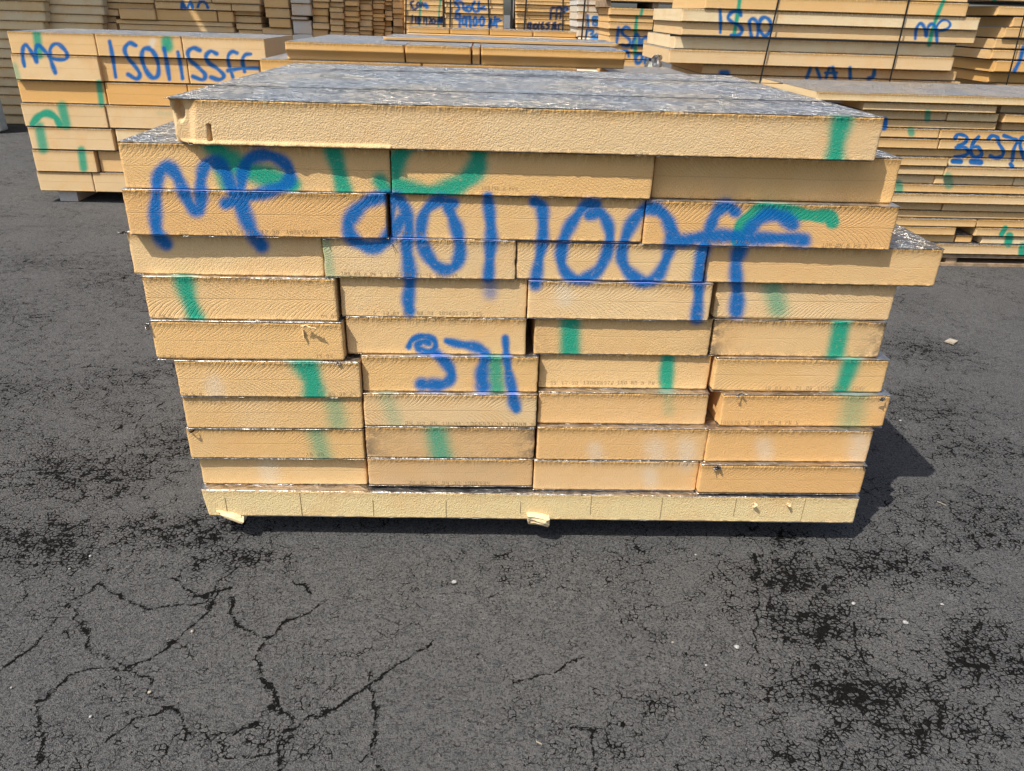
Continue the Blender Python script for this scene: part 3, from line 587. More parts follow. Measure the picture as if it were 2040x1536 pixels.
# ------------------------------------------------------------------ ground
def build_ground():
    # fine sheet under and around the stack, coarse ring out to the horizon, one mesh
    xs = np.concatenate([[-200, -60, -20, -9, -6], np.arange(-4, -2.0, .05), np.arange(-2.0, 2.2, .0055), np.arange(2.2, 4.01, .05), [6, 9, 20, 60, 200]])
    ys = np.concatenate([[-60, -20, -6, -3], np.arange(-1.5, .6, .0055), np.arange(.6, 1.6, .02), np.arange(1.62, 5, .05), [6, 8, 11, 15, 22, 40, 100, 300]])
    X, Y_ = np.meshgrid(xs, ys, indexing='ij'); Zg = np.where((abs(X) < 4.5) & (Y_ < 6), .004*vnoise(X*1.5, Y_*1.5, 3) + .0015*vnoise(X*6, Y_*6, 4), 0)
    V = np.stack([X, Y_, Zg - .001], -1).reshape(-1, 3); idx = np.arange(len(V)).reshape(X.shape)
    q = np.stack([idx[:-1, :-1], idx[1:, :-1], idx[1:, 1:], idx[:-1, 1:]], -1).reshape(-1, 4)
    me = bpy.data.meshes.new('ground'); me.vertices.add(len(V)); me.vertices.foreach_set('co', V.ravel()); me.loops.add(len(q)*4); me.loops.foreach_set('vertex_index', q.ravel())
    me.polygons.add(len(q)); me.polygons.foreach_set('loop_start', np.arange(len(q))*4); me.update(calc_edges=True); me.validate()
    me.polygons.foreach_set('use_smooth', np.ones(len(me.polygons), bool))
    o = bpy.data.objects.new('ground', me); COL.objects.link(o); me.materials.append(M_ASPHALT); tag(o, kind='structure')
    wear = np.zeros(len(V))
    def blob(px, py, rx, ry, k, rot=0):
        c = on_ground(px, py); d_ = V[:, :2] - c[:2]; cc, ss = math.cos(rot), math.sin(rot)
        e = ((d_[:, 0]*cc + d_[:, 1]*ss)/rx)**2 + ((-d_[:, 0]*ss + d_[:, 1]*cc)/ry)**2
        np.maximum(wear, k*np.exp(-e*1.1), out=wear)
    for b_ in WEAR: blob(*b_)
    A = me.attributes.new('wear', 'FLOAT', 'POINT'); A.data.foreach_set('value', wear)
    ck = np.zeros(len(V)); chalk = np.zeros(len(V))
    sel = np.where((abs(V[:, 0]) < 2.6) & (V[:, 1] < 1.6) & (V[:, 1] > -1.6))[0]; Q = V[sel, :2]
    QN = Q + .034*np.stack([vnoise(Q[:, 0]*14, Q[:, 1]*14, 8), vnoise(Q[:, 0]*14, Q[:, 1]*14, 9)], -1) + .018*np.stack([vnoise(Q[:, 0]*42, Q[:, 1]*42, 18), vnoise(Q[:, 0]*42, Q[:, 1]*42, 19)], -1)
    for w_, pts in CRACKS:
        P = np.array([on_ground(*p)[:2] for p in pts]); d = np.full(len(Q), 9.0)
        for i in range(len(P) - 1):
            a, b = P[i], P[i+1]; ab = b - a; t = np.clip(((QN - a) @ ab)/(ab @ ab), 0, 1); d = np.minimum(d, np.linalg.norm(QN - a - t[:, None]*ab, axis=1))
        ck[sel] = np.maximum(ck[sel], np.clip(1.30 - d/(w_*.0085), 0, 1.25))
    for px, py, r in ((885, 1188, .02), (918, 1203, .016), (868, 1228, .012)):
        d = np.linalg.norm(Q - on_ground(px, py)[:2], axis=1); chalk[sel] = np.maximum(chalk[sel], smooth01(1.5 - d/r))
    A = me.attributes.new('crack', 'FLOAT', 'POINT'); A.data.foreach_set('value', ck)
    A = me.attributes.new('chalk', 'FLOAT', 'POINT'); A.data.foreach_set('value', chalk)
WEAR = [(60, 1080, .30, .16, 1.0), (330, 1060, .30, .10, .9), (180, 930, .28, .22, .9), (60, 780, .5, .3, .6), (330, 870, .22, .2, .75), (480, 1110, .2, .06, .85), (30, 620, .6, .25, .45), (270, 560, .4, .2, .35), (90, 520, .5, .2, .5),
        (1560, 1150, .22, .10, 1.0), (1650, 1250, .20, .12, 1.0), (1780, 1130, .25, .12, .85), (1560, 1230, .16, .08, .8), (1700, 1380, .22, .1, 1.0), (1850, 1450, .25, .1, .9), (1950, 1300, .25, .15, .8), (1930, 1050, .3, .2, .75), (1840, 700, .2, .2, .75), (1820, 800, .25, .2, .7),
        (1980, 900, .3, .2, .6), (1500, 1180, .1, .08, .8), (1380, 1400, .2, .06, .45), (1640, 1500, .2, .06, .6), (1200, 1470, .08, .05, .6), (430, 1480, .2, .05, .6), (1560, 1070, .2, .08, .8), (1000, 1105, .02, .02, .9)]
CRACKS = [(1.1, [(0, 1330), (75, 1280), (145, 1200), (185, 1160), (300, 1205), (420, 1190), (470, 1130)]), (1.2, [(145, 1200), (190, 1300), (250, 1330), (310, 1300), (400, 1230), (450, 1170)]), (1, [(60, 1536), (75, 1470), (75, 1400), (120, 1370), (150, 1340), (250, 1335), (290, 1350), (300, 1375), (330, 1400), (325, 1415), (370, 1450)]),
          (1, [(210, 1475), (245, 1450), (330, 1425), (370, 1450), (420, 1455), (470, 1460), (520, 1430)]), (1.2, [(465, 1190), (468, 1230), (490, 1250), (540, 1270), (515, 1310), (530, 1350), (535, 1400), (560, 1410), (580, 1440), (550, 1460), (545, 1500), (560, 1536)]), (1.1, [(540, 1270), (590, 1225), (625, 1205)]),
          (1.1, [(580, 1440), (640, 1415), (710, 1380), (760, 1335), (860, 1275)]), (1, [(735, 1330), (745, 1440), (755, 1490), (765, 1536)]), (.9, [(755, 1490), (720, 1505)]), (1, [(430, 1480), (460, 1500), (540, 1500)]), (1, [(320, 1150), (400, 1180), (470, 1175)]), (1, [(595, 1150), (610, 1180)]),
          (1, [(1180, 1536), (1185, 1460), (1130, 1450)]), (.9, [(1020, 1350), (1100, 1340), (1160, 1310)]), (1, [(1220, 1430), (1240, 1460)]), (1, [(1500, 1300), (1520, 1180), (1500, 1100)]), (1.2, [(1700, 1240), (1720, 1330), (1830, 1470), (1880, 1400)]), (1, [(40, 560), (130, 540), (190, 500), (280, 490)]), (.9, [(60, 690), (160, 700), (290, 700)]), (1, [(1820, 575), (1900, 580), (2000, 600), (2040, 620)]), (.8, [(0, 545), (60, 520), (110, 515)]), (.9, [(220, 860), (300, 820), (350, 790)])]
build_ground()

# ------------------------------------------------------------------ front stack
FRONT = [
 [(-0.684,0.885,-0.0267,-0.0036,0.0096)],
 [(-0.807,-0.212,-0.0034,0.0126,0.0075),(-0.210,0.389,-0.0032,-0.0035,0.0072),(0.396,0.977,0.0252,-0.0051,0.0040)],
 [(-0.815,-0.224,-0.0095,0.0177,0.0061),(-0.217,0.380,0.0064,0.0003,0.0057),(0.382,0.984,-0.0016,-0.0133,0.0017)],
 [(-0.836,-0.383,0.0126,0.0043,0.0004),(-0.380,0.080,0.0036,0.0028,0.0035),(0.081,0.544,0.0083,-0.0042,0.0046),(0.549,1.134,0.0170,-0.0068,0.0017)],
 [(-0.814,-0.356,-0.0034,0.0041,-0.0084),(-0.349,0.111,0.0156,0.0054,-0.0019),(0.113,0.571,0.0055,-0.0038,0.0032),(0.589,1.049,0.0305,-0.0030,0.0007)],
 [(-0.810,-0.345,-0.0138,0.0058,-0.0107),(-0.341,0.113,0.0149,0.0079,-0.0003),(0.134,0.588,0.0176,0.0005,0.0025),(0.594,1.045,0.0248,-0.0035,0.0022)],
 [(-0.767,-0.308,-0.0189,0.0071,-0.0117),(-0.306,0.147,0.0021,0.0101,-0.0009),(0.151,0.603,0.0274,0.0023,0.0015),(0.611,1.072,0.0117,0.0005,0.0046)],
 [(-0.768,-0.310,-0.0116,0.0070,-0.0114),(-0.306,0.147,-0.0105,0.0041,-0.0012),(0.151,0.605,0.0030,-0.0024,0.0045),(0.640,1.094,-0.0025,0.0077,0.0047)],
 [(-0.775,-0.312,-0.0074,0.0017,-0.0090),(-0.307,0.146,-0.0094,-0.0006,-0.0012),(0.151,0.611,-0.0156,-0.0017,-0.0008),(0.611,1.064,-0.0185,0.0030,0.0003)],
 [(-0.763,-0.312,0.0094,0.0009,-0.0093),(-0.306,0.144,-0.0102,-0.0033,0.0029),(0.147,0.601,-0.0158,-0.0059,-0.0053),(0.602,1.062,-0.0343,-0.0006,-0.0012)],
 [(-0.761,1.063,-0.0295,-0.0125,-0.0059)]]
TH = [0.0946, 0.0999, 0.1039, 0.0966, 0.0999, 0.1024, 0.1008, 0.0985, 0.0975, 0.0934, 0.0884]
NOTE = [['single wide rough board across the top of the front stack, green stripe at right'],
 ['three-wide top row of front stack, left board, blue P over green', 'three-wide top row of front stack, middle board, with green loop', 'three-wide top row of front stack, right board, unpainted and shaded'],
 ['left board under the P in front stack, second three-wide row', 'middle board of second three-wide row in front stack, sprayed 0 and 10', 'right board of front stack with blue ff and green hook'],
 ['left board of fourth row of front stack, cast over by a shadow', 'second board of fourth row of front stack, pale green left end, blue 9 and 0', 'third board of fourth row of front stack, bottoms of blue zeros', 'board sticking out farthest right from front stack, fourth row'],
 ['left board of fifth row of front stack, green stripe and foil lip', 'second board of fifth row of front stack, faded blue tail of the 9', 'third board of fifth row of front stack, blue tail at right end', 'right board of fifth row of front stack, cross-hatched face, blue and faint green'],
 ['left board of sixth row of front stack, small torn flap casting shadow', 'second board of sixth row of front stack, tops of blue 371', 'third board of sixth row of front stack, green stripe near left end', 'right board of sixth row of front stack, dirty ends and green stripe'],
 ['left board of seventh row of front stack, green stripe near its right end', 'second board of seventh row of front stack, blue 371 over green', 'third board of seventh row of front stack, green stripe at right', 'right board of seventh row of front stack, slanting green stripe'],
 ['left board of eighth row of front stack, faint green patch', 'second board of eighth row of front stack, blue end of the 1', 'third board of eighth row of front stack, orange and nearly bare', 'right board of eighth row of front stack, set apart, faded green, torn foil'],
 ['left board of ninth row of front stack, blurred green streak', 'second board of ninth row of front stack, brown with round green patch', 'third board of ninth row of front stack, rough with white smudges', 'right board of ninth row of front stack, pale smudges at middle and end'],
 ['left board of tenth row of front stack, low and set back', 'second board of tenth row of front stack, plain brownish face', 'third board of tenth row of front stack, plain orange face', 'right board of tenth row of front stack, foil scrap at upper left'],
 ['wide bottom board of front stack, pale olive with scored lines and crumpled foot']]
COLS = ['t', 'ggg', 'ogo', 'sssg', 'gsss', 'gggg', 'gggg', 'gsoo', 'gboo', 'gboo', 'l']
CM = {'t': 'top', 'g': 'gold', 'o': 'amber', 's': 'sand', 'b': 'brown', 'l': 'olive', 'c': 'cream'}
PR = {(1, 0): [(690, 371, '', 7)], (1, 1): [(960, 371, '100756 A PWS', 7)], (2, 0): [(450, 458, '19.02.25  17:30  100656972', 8)], (2, 1): [(775, 460, '100 MM A PW S', 7)], (2, 2): [(1410, 478, '15.03.25 17:30', 7), (1638, 484, '100 MM A PW S', 8)], (3, 1): [(680, 541, '100 MM A PW S 12.02.25 07:32 1006558', 7)],
      (4, 0): [(304, 626, 'A PW S', 7), (640, 627, '04.03', 7)], (4, 1): [(745, 620, '5   12.03.25  08:30  100656732 100', 7)], (5, 0): [(325, 706, 'A PW S', 7), (630, 706, '15.03', 7)], (6, 0): [(362, 781, 'PW S A', 7), (655, 782, '05.03.25', 7)], (6, 2): [(1076, 759, '13 35  17:30  100656372  100 MM A PW S', 7)],
      (6, 3): [(1525, 770, '16.03.25  21.06  100657814  1006', 7)], (7, 1): [(808, 840, '24.02.25 10:41 100653724 100MM A', 8)], (7, 3): [(1435, 838, '100536372  100 MM A PW S', 7)], (7, 0): [(375, 797, 'SMM 6:33.61', 7)], (9, 1): [(815, 958, '22.04.25 04:32 1006534', 7)], (8, 0): [(610, 902, '15 00', 7)], (1, 2): []}
zt = [G + sum(TH[k:]) for k in range(len(TH))]
SAW = [[0], [.7, .5, .55], [.75, .55, 1.0], [.35, .5, .75, .25], [1.15, .2, .85, .9], [.55, .12, .4, .35], [1.05, .4, .3, .7], [.8, 1.25, .25, .3], [.75, .35, .25, .12], [.4, .4, .25, .5], [0]]
GRP = 'foam boards piled in the front stack'
roots = {}; placed = []
for k, row in enumerate(FRONT):
    for i, (xl, xr, y, a, dz) in enumerate(row):
        c = CM[COLS[k][i]]
        kw = {}
        if k >= 6 and k <= 9: kw['round_'] = [.003, .006, .004, .005][k - 6]
        if (k, i) in ((7, 3), (6, 3), (9, 3), (4, 3), (5, 0)): kw['round_'] = .008
        if (k, i) in ((5, 3), (8, 1)): kw['dirt'] = .95
        if (k, i) == (5, 2): kw['dirt'] = .35
        kw['saw'] = SAW[k][i]
        if k == 0: kw.update(grain=.5, inset_left=([0, .04, .18, .5, .62, .75, .86, 1], [.036, .022, .008, .014, .015, .010, .004, 0]), saw=0.0, edge=1.0)
        if k == 10: kw.update(grain=.6, saw=0.0, edge=.35, inset_left=([0, .5, 1], [.010, .004, 0]))
        # the measured face centre; z from the row table
        dep = 1.2 if k else 1.215
        z1 = zt[k] + dz; z0 = z1 - TH[k]
        lower = [r_[1] for r_ in placed if r_[0] == k - 1 and r_[2] < xr - .01 and r_[3] > xl + .01]
        if lower: z1 = min(lower) - .0004                  # each board lies under the one above
        placed.append((k, z0, xl, xr))
        roots[(k, i)] = foam_board('front', xl, xr, y, z0, z1, depth=dep, ang=math.atan(a)*1.0, color=c, key=(k, i), label=NOTE[k][i], group=GRP, prints=PR.get((k, i), ()), bow=random.uniform(-.0015, .0015), **kw)
def place_on(root, px, py, dy=0.0):
    P = at(px, py, root.location.y); v = Vector((P[0] - root.location.x, -dy, P[2] - root.location.z)); return v
def flap(k, px, py, w_, h_, dy, m, nm, seed, rot=(0, 0, 0), amp=.35, n=5):
    r = roots[k]; return crumple(nm, m, (w_, .012, h_), place_on(r, px, py, dy), r, seed, rot, amp, n=n)
flap((5, 0), 618, 648, .030, .010, .014, M_FOAM_FAR, 'torn_flap', 3, (.9, 0, 0)); flap((5, 0), 605, 664, .004, .026, .004, M_FOAM_FAR, 'torn_flap', 4)
flap((5, 0), 294, 648, .010, .018, .006, M_FOIL, 'torn_foil', 5); flap((7, 3), 1755, 792, .018, .014, .012, M_FOIL, 'torn_foil', 6); flap((7, 3), 1472, 783, .024, .007, .010, M_FOIL, 'torn_foil', 7)
flap((9, 3), 1427, 930, .020, .012, .008, M_FOIL, 'torn_foil', 8); flap((9, 3), 1722, 929, .010, .007, .006, M_FOIL, 'torn_foil', 9); flap((5, 0), 674, 722, .016, .007, .006, M_FOIL, 'torn_foil', 10)
flap((8, 0), 383, 855, .018, .006, .010, M_FOIL, 'torn_foil', 11); flap((3, 0), 245, 462, .020, .005, .006, M_FOIL, 'torn_foil', 12); flap((3, 1), 653, 474, .014, .006, .004, M_FOIL, 'torn_foil', 13); flap((2, 0), 772, 474, .005, .005, .005, M_FOIL, 'torn_foil', 14)
flap((10, 0), 1500, 999, .012, .016, .010, M_FOAM_FAR, 'foam_crumb', 15); flap((10, 0), 1568, 999, .010, .011, .008, M_FOAM_FAR, 'foam_crumb', 16)
import bmesh
def foot(px, py, w_, h_, seed):
    """a torn chunk of foam hanging from the underside of the bottom board"""
    r = random.Random(seed); bm = bmesh.new()
    for k in range(26):
        f = r.random(); z = (.5 - f)*h_; ww = w_*(.42 + .12*math.sin(5*f + seed))
        bm.verts.new((r.choice((-1, 1))*ww*r.uniform(.55, 1), r.uniform(-.012, .045), z + r.uniform(-.003, .003)))
    bmesh.ops.convex_hull(bm, input=bm.verts); bmesh.ops.delete(bm, geom=[v for v in bm.verts if not v.link_faces], context='VERTS')
    bmesh.ops.subdivide_edges(bm, edges=bm.edges, cuts=2, use_grid_fill=True)
    for v in bm.verts: v.co += Vector((r.gauss(0, .0018), r.gauss(0, .0022), r.gauss(0, .0018)))
    me = bpy.data.meshes.new('torn_foot'); bm.to_mesh(me); bm.free(); me.materials.append(M_FOAM_FAR)
    o = bpy.data.objects.new('torn_foot', me); COL.objects.link(o); o.parent = roots[(10, 0)]; o.location = place_on(roots[(10, 0)], px, py, .004); o.color = TAN['cream']
foot(455, 1031, .085, .040, 3); foot(1071, 1035, .078, .050, 8)
for o in bpy.data.objects:
    if o.name.startswith(('torn_flap', 'foam_crumb')): o.color = TAN['cream']
# scored lines on the bottom board, seam lines in the foil on top
r10 = roots[(10, 0)]; sc = []
for px in (446, 597, 742, 888, 1037, 1177, 1318, 1464, 1600):
    P = place_on(r10, px, 1000); a_ = random.choice((.004, .004, .02)); sc.append((P.x - .0004, P.x + .0004, -.0012, .001, a_, random.choice((.083, .08, .06))))
boxes('scored_line', sc, M_INK, r10)
r0 = roots[(0, 0)]; seam = []
for yy, xa, xb in ((.28, -.785, .785), (.84, -.1, .785), (.90, -.6, .2)):
    x = xa
    while x < xb:
        L = random.uniform(.03, .09); seam.append((x, x + L, yy - .0024, yy + .0024, .0960, .0976)); x += L + .001
        if random.random() < .5: seam.append((x - .008, x + .008, yy - .0035, yy + .0035, .0960, .0985))
for yy in (.28, .84, .90):
    q_ = [b for b in seam if abs((b[2] + b[3])/2 - yy) < .01]
    boxes('foil_seam', q_, M_DARK, r0)
# bearers
for i, x in enumerate((-.55, .08, .74)):
    b_ = empty('foam_bearer', (x, .22, 0)); tag(b_, ['foam bearer under the left end of the front stack, in shadow', 'foam bearer under the middle of the front stack, in shadow', 'foam bearer under the right end of the front stack, in shadow'][i], 'bearer', 'bearers under the front stack')
    o = boxes('foam_block', [(-.05, .05, 0, .95, .003, .0755)], M_FOAM_FAR, b_); o.color = TAN['cream']

# ------------------------------------------------------------------ other stacks
COUNT = {}
def rows(stack, y, refx, spec, desc, group, depth=1.2, res=.006, color='gold', detail=True, foil=True, yj=.012, **kw):
    """spec: list of (y_top, y_bottom, [(x_left, x_right, colour, note, forward)...]) measured at column refx of the photograph"""
    for r, (ya, yb, bs) in enumerate(spec):
        z1 = at(refx, ya, y)[2]; z0 = at(refx, yb, y)[2]
        for i, b in enumerate(bs):
            xa, xb = b[0], b[1]; c = b[2] if len(b) > 2 else color; fwd = b[4] if len(b) > 4 else random.uniform(0, yj)
            where = ORD[r + 1] + ' from top'
            if len(bs) > 1: where += ', ' + ('leftmost' if i == 0 else 'rightmost' if i == len(bs) - 1 else ORD[i + 1] + ' across')
            lab = (b[3] + ', ' if len(b) > 3 and b[3] else 'foam board ') + where + ' in ' + desc
            lab = lab.replace('  ', ' ')
            x0 = x_at(xa, y - fwd, z1); x1 = x_at(xb, y - fwd, z1)
            foam_board(stack, x0, x1 - .002, y - fwd, max(z0, .003), z1 - .0006, depth=depth*random.uniform(.97, 1.0), color=c, res=res, label=lab, group=group, detail=detail, foil=foil, **kw)
def fill_down(stack, y, x0, x1, ztop, zbot, desc, group, depth=1.2, th=.15, color='gold'):
    n = max(1, int(round((ztop - zbot)/th))); h = (ztop - zbot)/n
    for i in range(n):
        foam_board(stack, x0 + random.uniform(-.01, .01), x1, y - random.uniform(0, .01), zbot + i*h, zbot + (i + 1)*h - .001, depth=depth, color=color, res=.05, detail=False, label='foam board %s from the bottom, low in %s' % (ORD[i + 1], desc), group=group)

# left stack, sprayed MP ISO115SFF, on pale blocks
LY = 3.93
LS = [(63, 107, [(13, 187, 'gold', 'board with blue mp', .02), (188, 360, 'gold', 'board with blue ISO1', .02), (361, 527, 'sand', 'pale board with ff', .02)]),
      (108, 158, [(20, 194, 'sand', 'torn-faced board', .03), (196, 371, 'gold', 'board', .0), (372, 515, 'gold', 'board', .0)]),
      (160, 204, [(33, 206, 'orange', 'orange board with green end', .0), (208, 372, 'orange', 'orange board', .01), (373, 530, 'orange', 'orange board', .01)]),
      (205, 250, [(40, 208, 'sand', 'board with green arch', .03), (209, 380, 'sand', 'board', .02), (381, 530, 'sand')]),
      (252, 295, [(54, 222, 'sand', 'board with green smear', .03), (229, 385, 'cream', 'board', .02), (386, 530, 'sand')]),
      (297, 339, [(63, 187, 'sand', 'board with small green drip', .03), (194, 385, 'gold', 'board', .0), (386, 530, 'sand')]),
      (340, 378, [(72, 182, 'sand', 'board with a fine cut', .02), (183, 350, 'sand', 'board', .02), (351, 530, 'sand')])]
rows('left', LY, 60, LS, 'left stack', 'thick boards in the left stack', depth=.85, res=.005)
for i, px in enumerate((126, 330)):
    P = on_ground(px, 398 + i*6); b_ = empty('bearer_block', (P[0], LY + .03, 0)); tag(b_, ['pale bearer block showing under left end of the left stack', 'pale bearer block hidden under right part of the left stack'][i], 'bearer', 'bearers under the left stack')
    boxes('block', [(0, .13, 0, .45, 0, .079)], M_BLOCK, b_)
# low stack behind the front one, its top boards with a rebated edge
MY = 2.5; md_ = 'stack right behind the front one'
rows('mid', MY, 567, [(82, 118, [(567, 805, 'orange', 'rebated orange board', .02), (807, 939, 'orange', 'short rebated board', .02), (941, 957, 'gold', 'narrow offcut', .01), (959, 1248, 'orange', 'long rebated board', .02)])], md_, 'boards in the stack behind the front one', depth=1.24, res=.005, rebate=True, saw=0.0)
zm = at(567, 118, MY)[2]
rows('mid', MY, 567, [(118.3, 152, [(517, 840, 'orange', 'orange board', .03), (842, 1150, 'orange', 'orange board', .03)])], 'layer below', 'boards in the stack behind the front one', depth=1.1, res=.006)
fill_down('mid', MY, -1.13, .70, at(567, 152.5, MY)[2], .004, md_, 'boards in the stack behind the front one', 1.1, color='orange')
# two more low stacks behind that
M2 = 2.98; z2 = at(567, 82, MY)[2] + .0032
foam_board('mid2', x_at(764, M2, z2), x_at(1232, M2, z2), M2, z2, at(1000, 80.3, M2)[2], depth=.62, color='brown', res=.012, label='thin pale sheet lying on the foil top of the stack behind the front one', group='boards in the low middle stacks', detail=False)
M3 = 6.4; rows('mid3', M3, 1000, [(60, 71, [(812, 896, 'orange', 'short orange board', .0), (897, 975, 'orange', 'middle orange board', .0), (976, 1062, 'orange', 'orange board', .0), (1063, 1149, 'orange', 'orange board', .0)])], 'farthest low stack', 'boards in the low middle stacks', depth=1.0, res=.012, saw=0.0)
fill_down('mid3', M3, x_at(812, M3, 1.1), x_at(1149, M3, 1.1), at(1000, 71.4, M3)[2], .004, 'farthest low stack', 'boards in the low middle stacks', 1.0, color='orange')
# small stack between middle and strapped stack
NY = 2.9; nx0, nx1 = x_at(1235, NY, 1.0), x_at(1400, NY, 1.0)
foam_board('n', nx0, nx1, NY, .92, 1.035, depth=1.0, color='orange', res=.01, saw=0, label='orange board topping the low foil stack between middle and strapped stacks', group='boards in the low middle stacks')
fill_down('n', NY, nx0, nx1, .919, .004, 'low stack beside the strapped one', 'boards in the low middle stacks', 1.0, color='orange')

# right stack on a pallet, sprayed 36 370
RY = 2.75; g_ = 'thin boards in the right stack'
def rz(py): return at(1880, py, RY)[2]
RS = [(188, 205, [(1630, 2075, 'cream', 'pale foil-topped board', .05), (2077, 2300, 'cream', 'pale board', .05)]),
      (206, 222, [(1722, 1989, 'sand', 'chipped board', .035), (1996, 2260, 'sand', 'set-back board', -.02)]),
      (223, 240, [(1700, 1889, 'sand', 'shaded board', .0), (1891, 1992, 'cream', 'broken board', .01), (2003, 2250, 'gold', 'yellow board', .03)]),
      (241, 256, [(1690, 1988, 'sand', 'grey board', .0), (1999, 2260, 'brown', 'dirty board', .0)]),
      (257, 275, [(1700, 1874, 'gold', 'board with green blot', .02), (1875, 2250, 'gold', 'board above the number 36', .02)]),
      (277, 296, [(1700, 1873, 'gold', 'yellow board', .025), (1874, 2250, 'sand', 'board through the number 36', .02)]),
      (297, 312, [(1700, 2250, 'gold', 'board in shadow with a lit end', .0)]),
      (313, 330, [(1690, 1892, 'sand', 'board', .03), (1893, 2250, 'cream', 'board below number', .01)]),
      (331, 348, [(1700, 1884, 'sand', 'crumbly board', .02), (1886, 2250, 'sand', 'board', .03)]),
      (349, 366, [(1700, 1864, 'sand', 'board', .0), (1865, 2022, 'sand', 'board with faint green', .01), (2023, 2250, 'cream', 'board', .01)]),
      (367, 383, [(1700, 2250, 'gold', 'board over a foil sheet', .015)]), (385, 403, [(1700, 2250, 'sand', 'ragged-edged board', .035)]),
      (404, 419, [(1720, 1879, 'gold', 'shaded board', .0), (1881, 2250, 'sand', 'shaded board', .01)]), (420, 434, [(1720, 2250, 'gold', 'shaded board', .0)]),
      (435, 450, [(1782, 1948, 'gold', 'bright board', .02), (1949, 2250, 'gold', 'board', .01)]), (451, 467, [(1740, 1907, 'gold', 'board left of a gap', .02), (1946, 2250, 'sand', 'board with green dash', .02)]),
      (468, 483, [(1740, 1904, 'gold', 'shaded board', -.01), (1906, 1940, 'orange', 'short orange block', -.01), (1958, 2250, 'cream', 'board with green dash', .01)]), (484, 503, [(1740, 2250, 'sand', 'bottom board on the pallet', .03)])]
rows('right', RY, 1880, RS, 'right stack', g_, depth=.95, res=.0045, saw=.4)
pal = empty('pallet', (x_at(1800, RY, .05), RY - .02, 0)); tag(pal, 'weathered wooden pallet under the right stack', 'pallet')
pz = rz(504) - .002
boxes('deck_board', [(-.1, 1.9, .0, .12, pz - .020, pz)], M_WOOD, pal)
for i, (x0, wd) in enumerate(((.27, .07), (1.0, .1), (1.75, .1), (-.1, .1))): boxes('stringer_block', [(x0, x0 + wd, .01, .9, .0195, pz - .0205)], M_WOOD, pal)
boxes('base_board', [(-.1, 1.9, .0, .10, .0, .019)], M_WOOD, pal); boxes('base_board', [(-.1, 1.9, .8, .9, .0, .019)], M_WOOD, pal)
boxes('deck_board', [(-.1, 1.9, .4, .5, pz - .020, pz)], M_WOOD, pal); boxes('deck_board', [(-.1, 1.9, .8, .9, pz - .020, pz)], M_WOOD, pal)

# tall strapped stack, sprayed ISNO and MP
BY = 3.95; g_ = 'boards in the strapped stack'
BS = [(-40, -13, [(1420, 1935, 'gold', 'board', .03)]), (-12, 15.5, [(1407, 1932, 'gold', 'yellow board above the writing', .04)]),
      (16, 42.5, [(1360, 1955, 'cream', 'pale board with tops of letters', .03)]), (43, 69.5, [(1360, 1948, 'sand', 'dented board with letter bottoms', .01)]), (71, 97.5, [(1345, 1905, 'cream', 'board with wavy scratch', -.03)]),
      (98, 126, [(1334, 1903, 'sand', 'warped board with torn patch', .03)]), (127, 146, [(1400, 1908, 'sand', 'shaded board with blue letters', -.02)]), (147, 175, [(1398, 1915, 'cream', 'low board', -.01)])]
rows('strapped', BY, 1360, BS, 'strapped stack', g_, depth=1.0, res=.007, saw=.3)
bz = at(1360, 175.5, BY)[2]; bx0, bx1 = x_at(1410, BY, 1), x_at(1910, BY, 1)
fill_down('strapped', BY, bx0, bx1, bz, .004, 'strapped stack', g_, 1.0, color='cream')
btop = at(1360, -40, BY)[2]
def strap(label, x0, y0, z0, x1, z1, y_top, w_=.011, group='black straps round the board stacks'):
    o = bpy.data.objects.new('strap', None); COL.objects.link(o); o.location = (x0, y0, z0); tag(o, label, 'strap', group)
    dx = x1 - x0; h = z1 - z0
    V = [(-w_/2, 0, 0), (w_/2, 0, 0), (dx + w_/2, 0, h), (dx - w_/2, 0, h), (-w_/2, .002, 0), (w_/2, .002, 0), (dx + w_/2, .002, h), (dx - w_/2, .002, h)]
    mesh_obj('band', V, [(0, 1, 2, 3), (7, 6, 5, 4), (0, 4, 5, 1), (1, 5, 6, 2), (2, 6, 7, 3), (3, 7, 4, 0)], M_STRAP, o); return o
sy = BY - .048
for i, (pa, pb, lab) in enumerate(((1551, 1513, 'left upright black strap across the ISNO writing on the strapped stack'), (1811, 1771, 'right upright black strap beside MP on the strapped stack'))):
    P1 = at(pa, 0, sy); P0 = at(pb, 168, sy); strap(lab, P0[0], sy, P0[2], P1[0] + (P1[0] - P0[0])*.25, P1[2] + (P1[2] - P0[2])*.25, 0)
P0 = at(1335, 70.3, sy + .005); P1 = at(1905, 89, sy + .005)
o = empty('strap', (P0[0], sy + .004, P0[2])); tag(o, 'level black strap running under the ISNO row of the strapped stack', 'strap', 'black straps round the board stacks')
boxes('band', [(0, P1[0] - P0[0], 0, .002, -.006, .006)], M_STRAP, o)
t_ = empty('torn_wrap', at(1308, 103, BY - .03)); tag(t_, 'crumpled silver foil scrap hanging off left end of strapped stack', 'foil scrap')
for nm, m_, sz, lc, sd_, rt_ in (('foil_fold', M_FOIL, (.12, .05, .10), (.02, 0, -.06), 31, (0, 0, .6)), ('film_fold', M_WHITE, (.05, .03, .09), (-.05, .02, -.10), 32, (0, .5, 0))):
    o = crumple(nm, m_, sz, lc, t_, sd_, rt_, .8, n=6); o.color = TAN['cream']; mm = o.modifiers.new('round', 'SUBSURF'); mm.levels = 1; mm.render_levels = 1
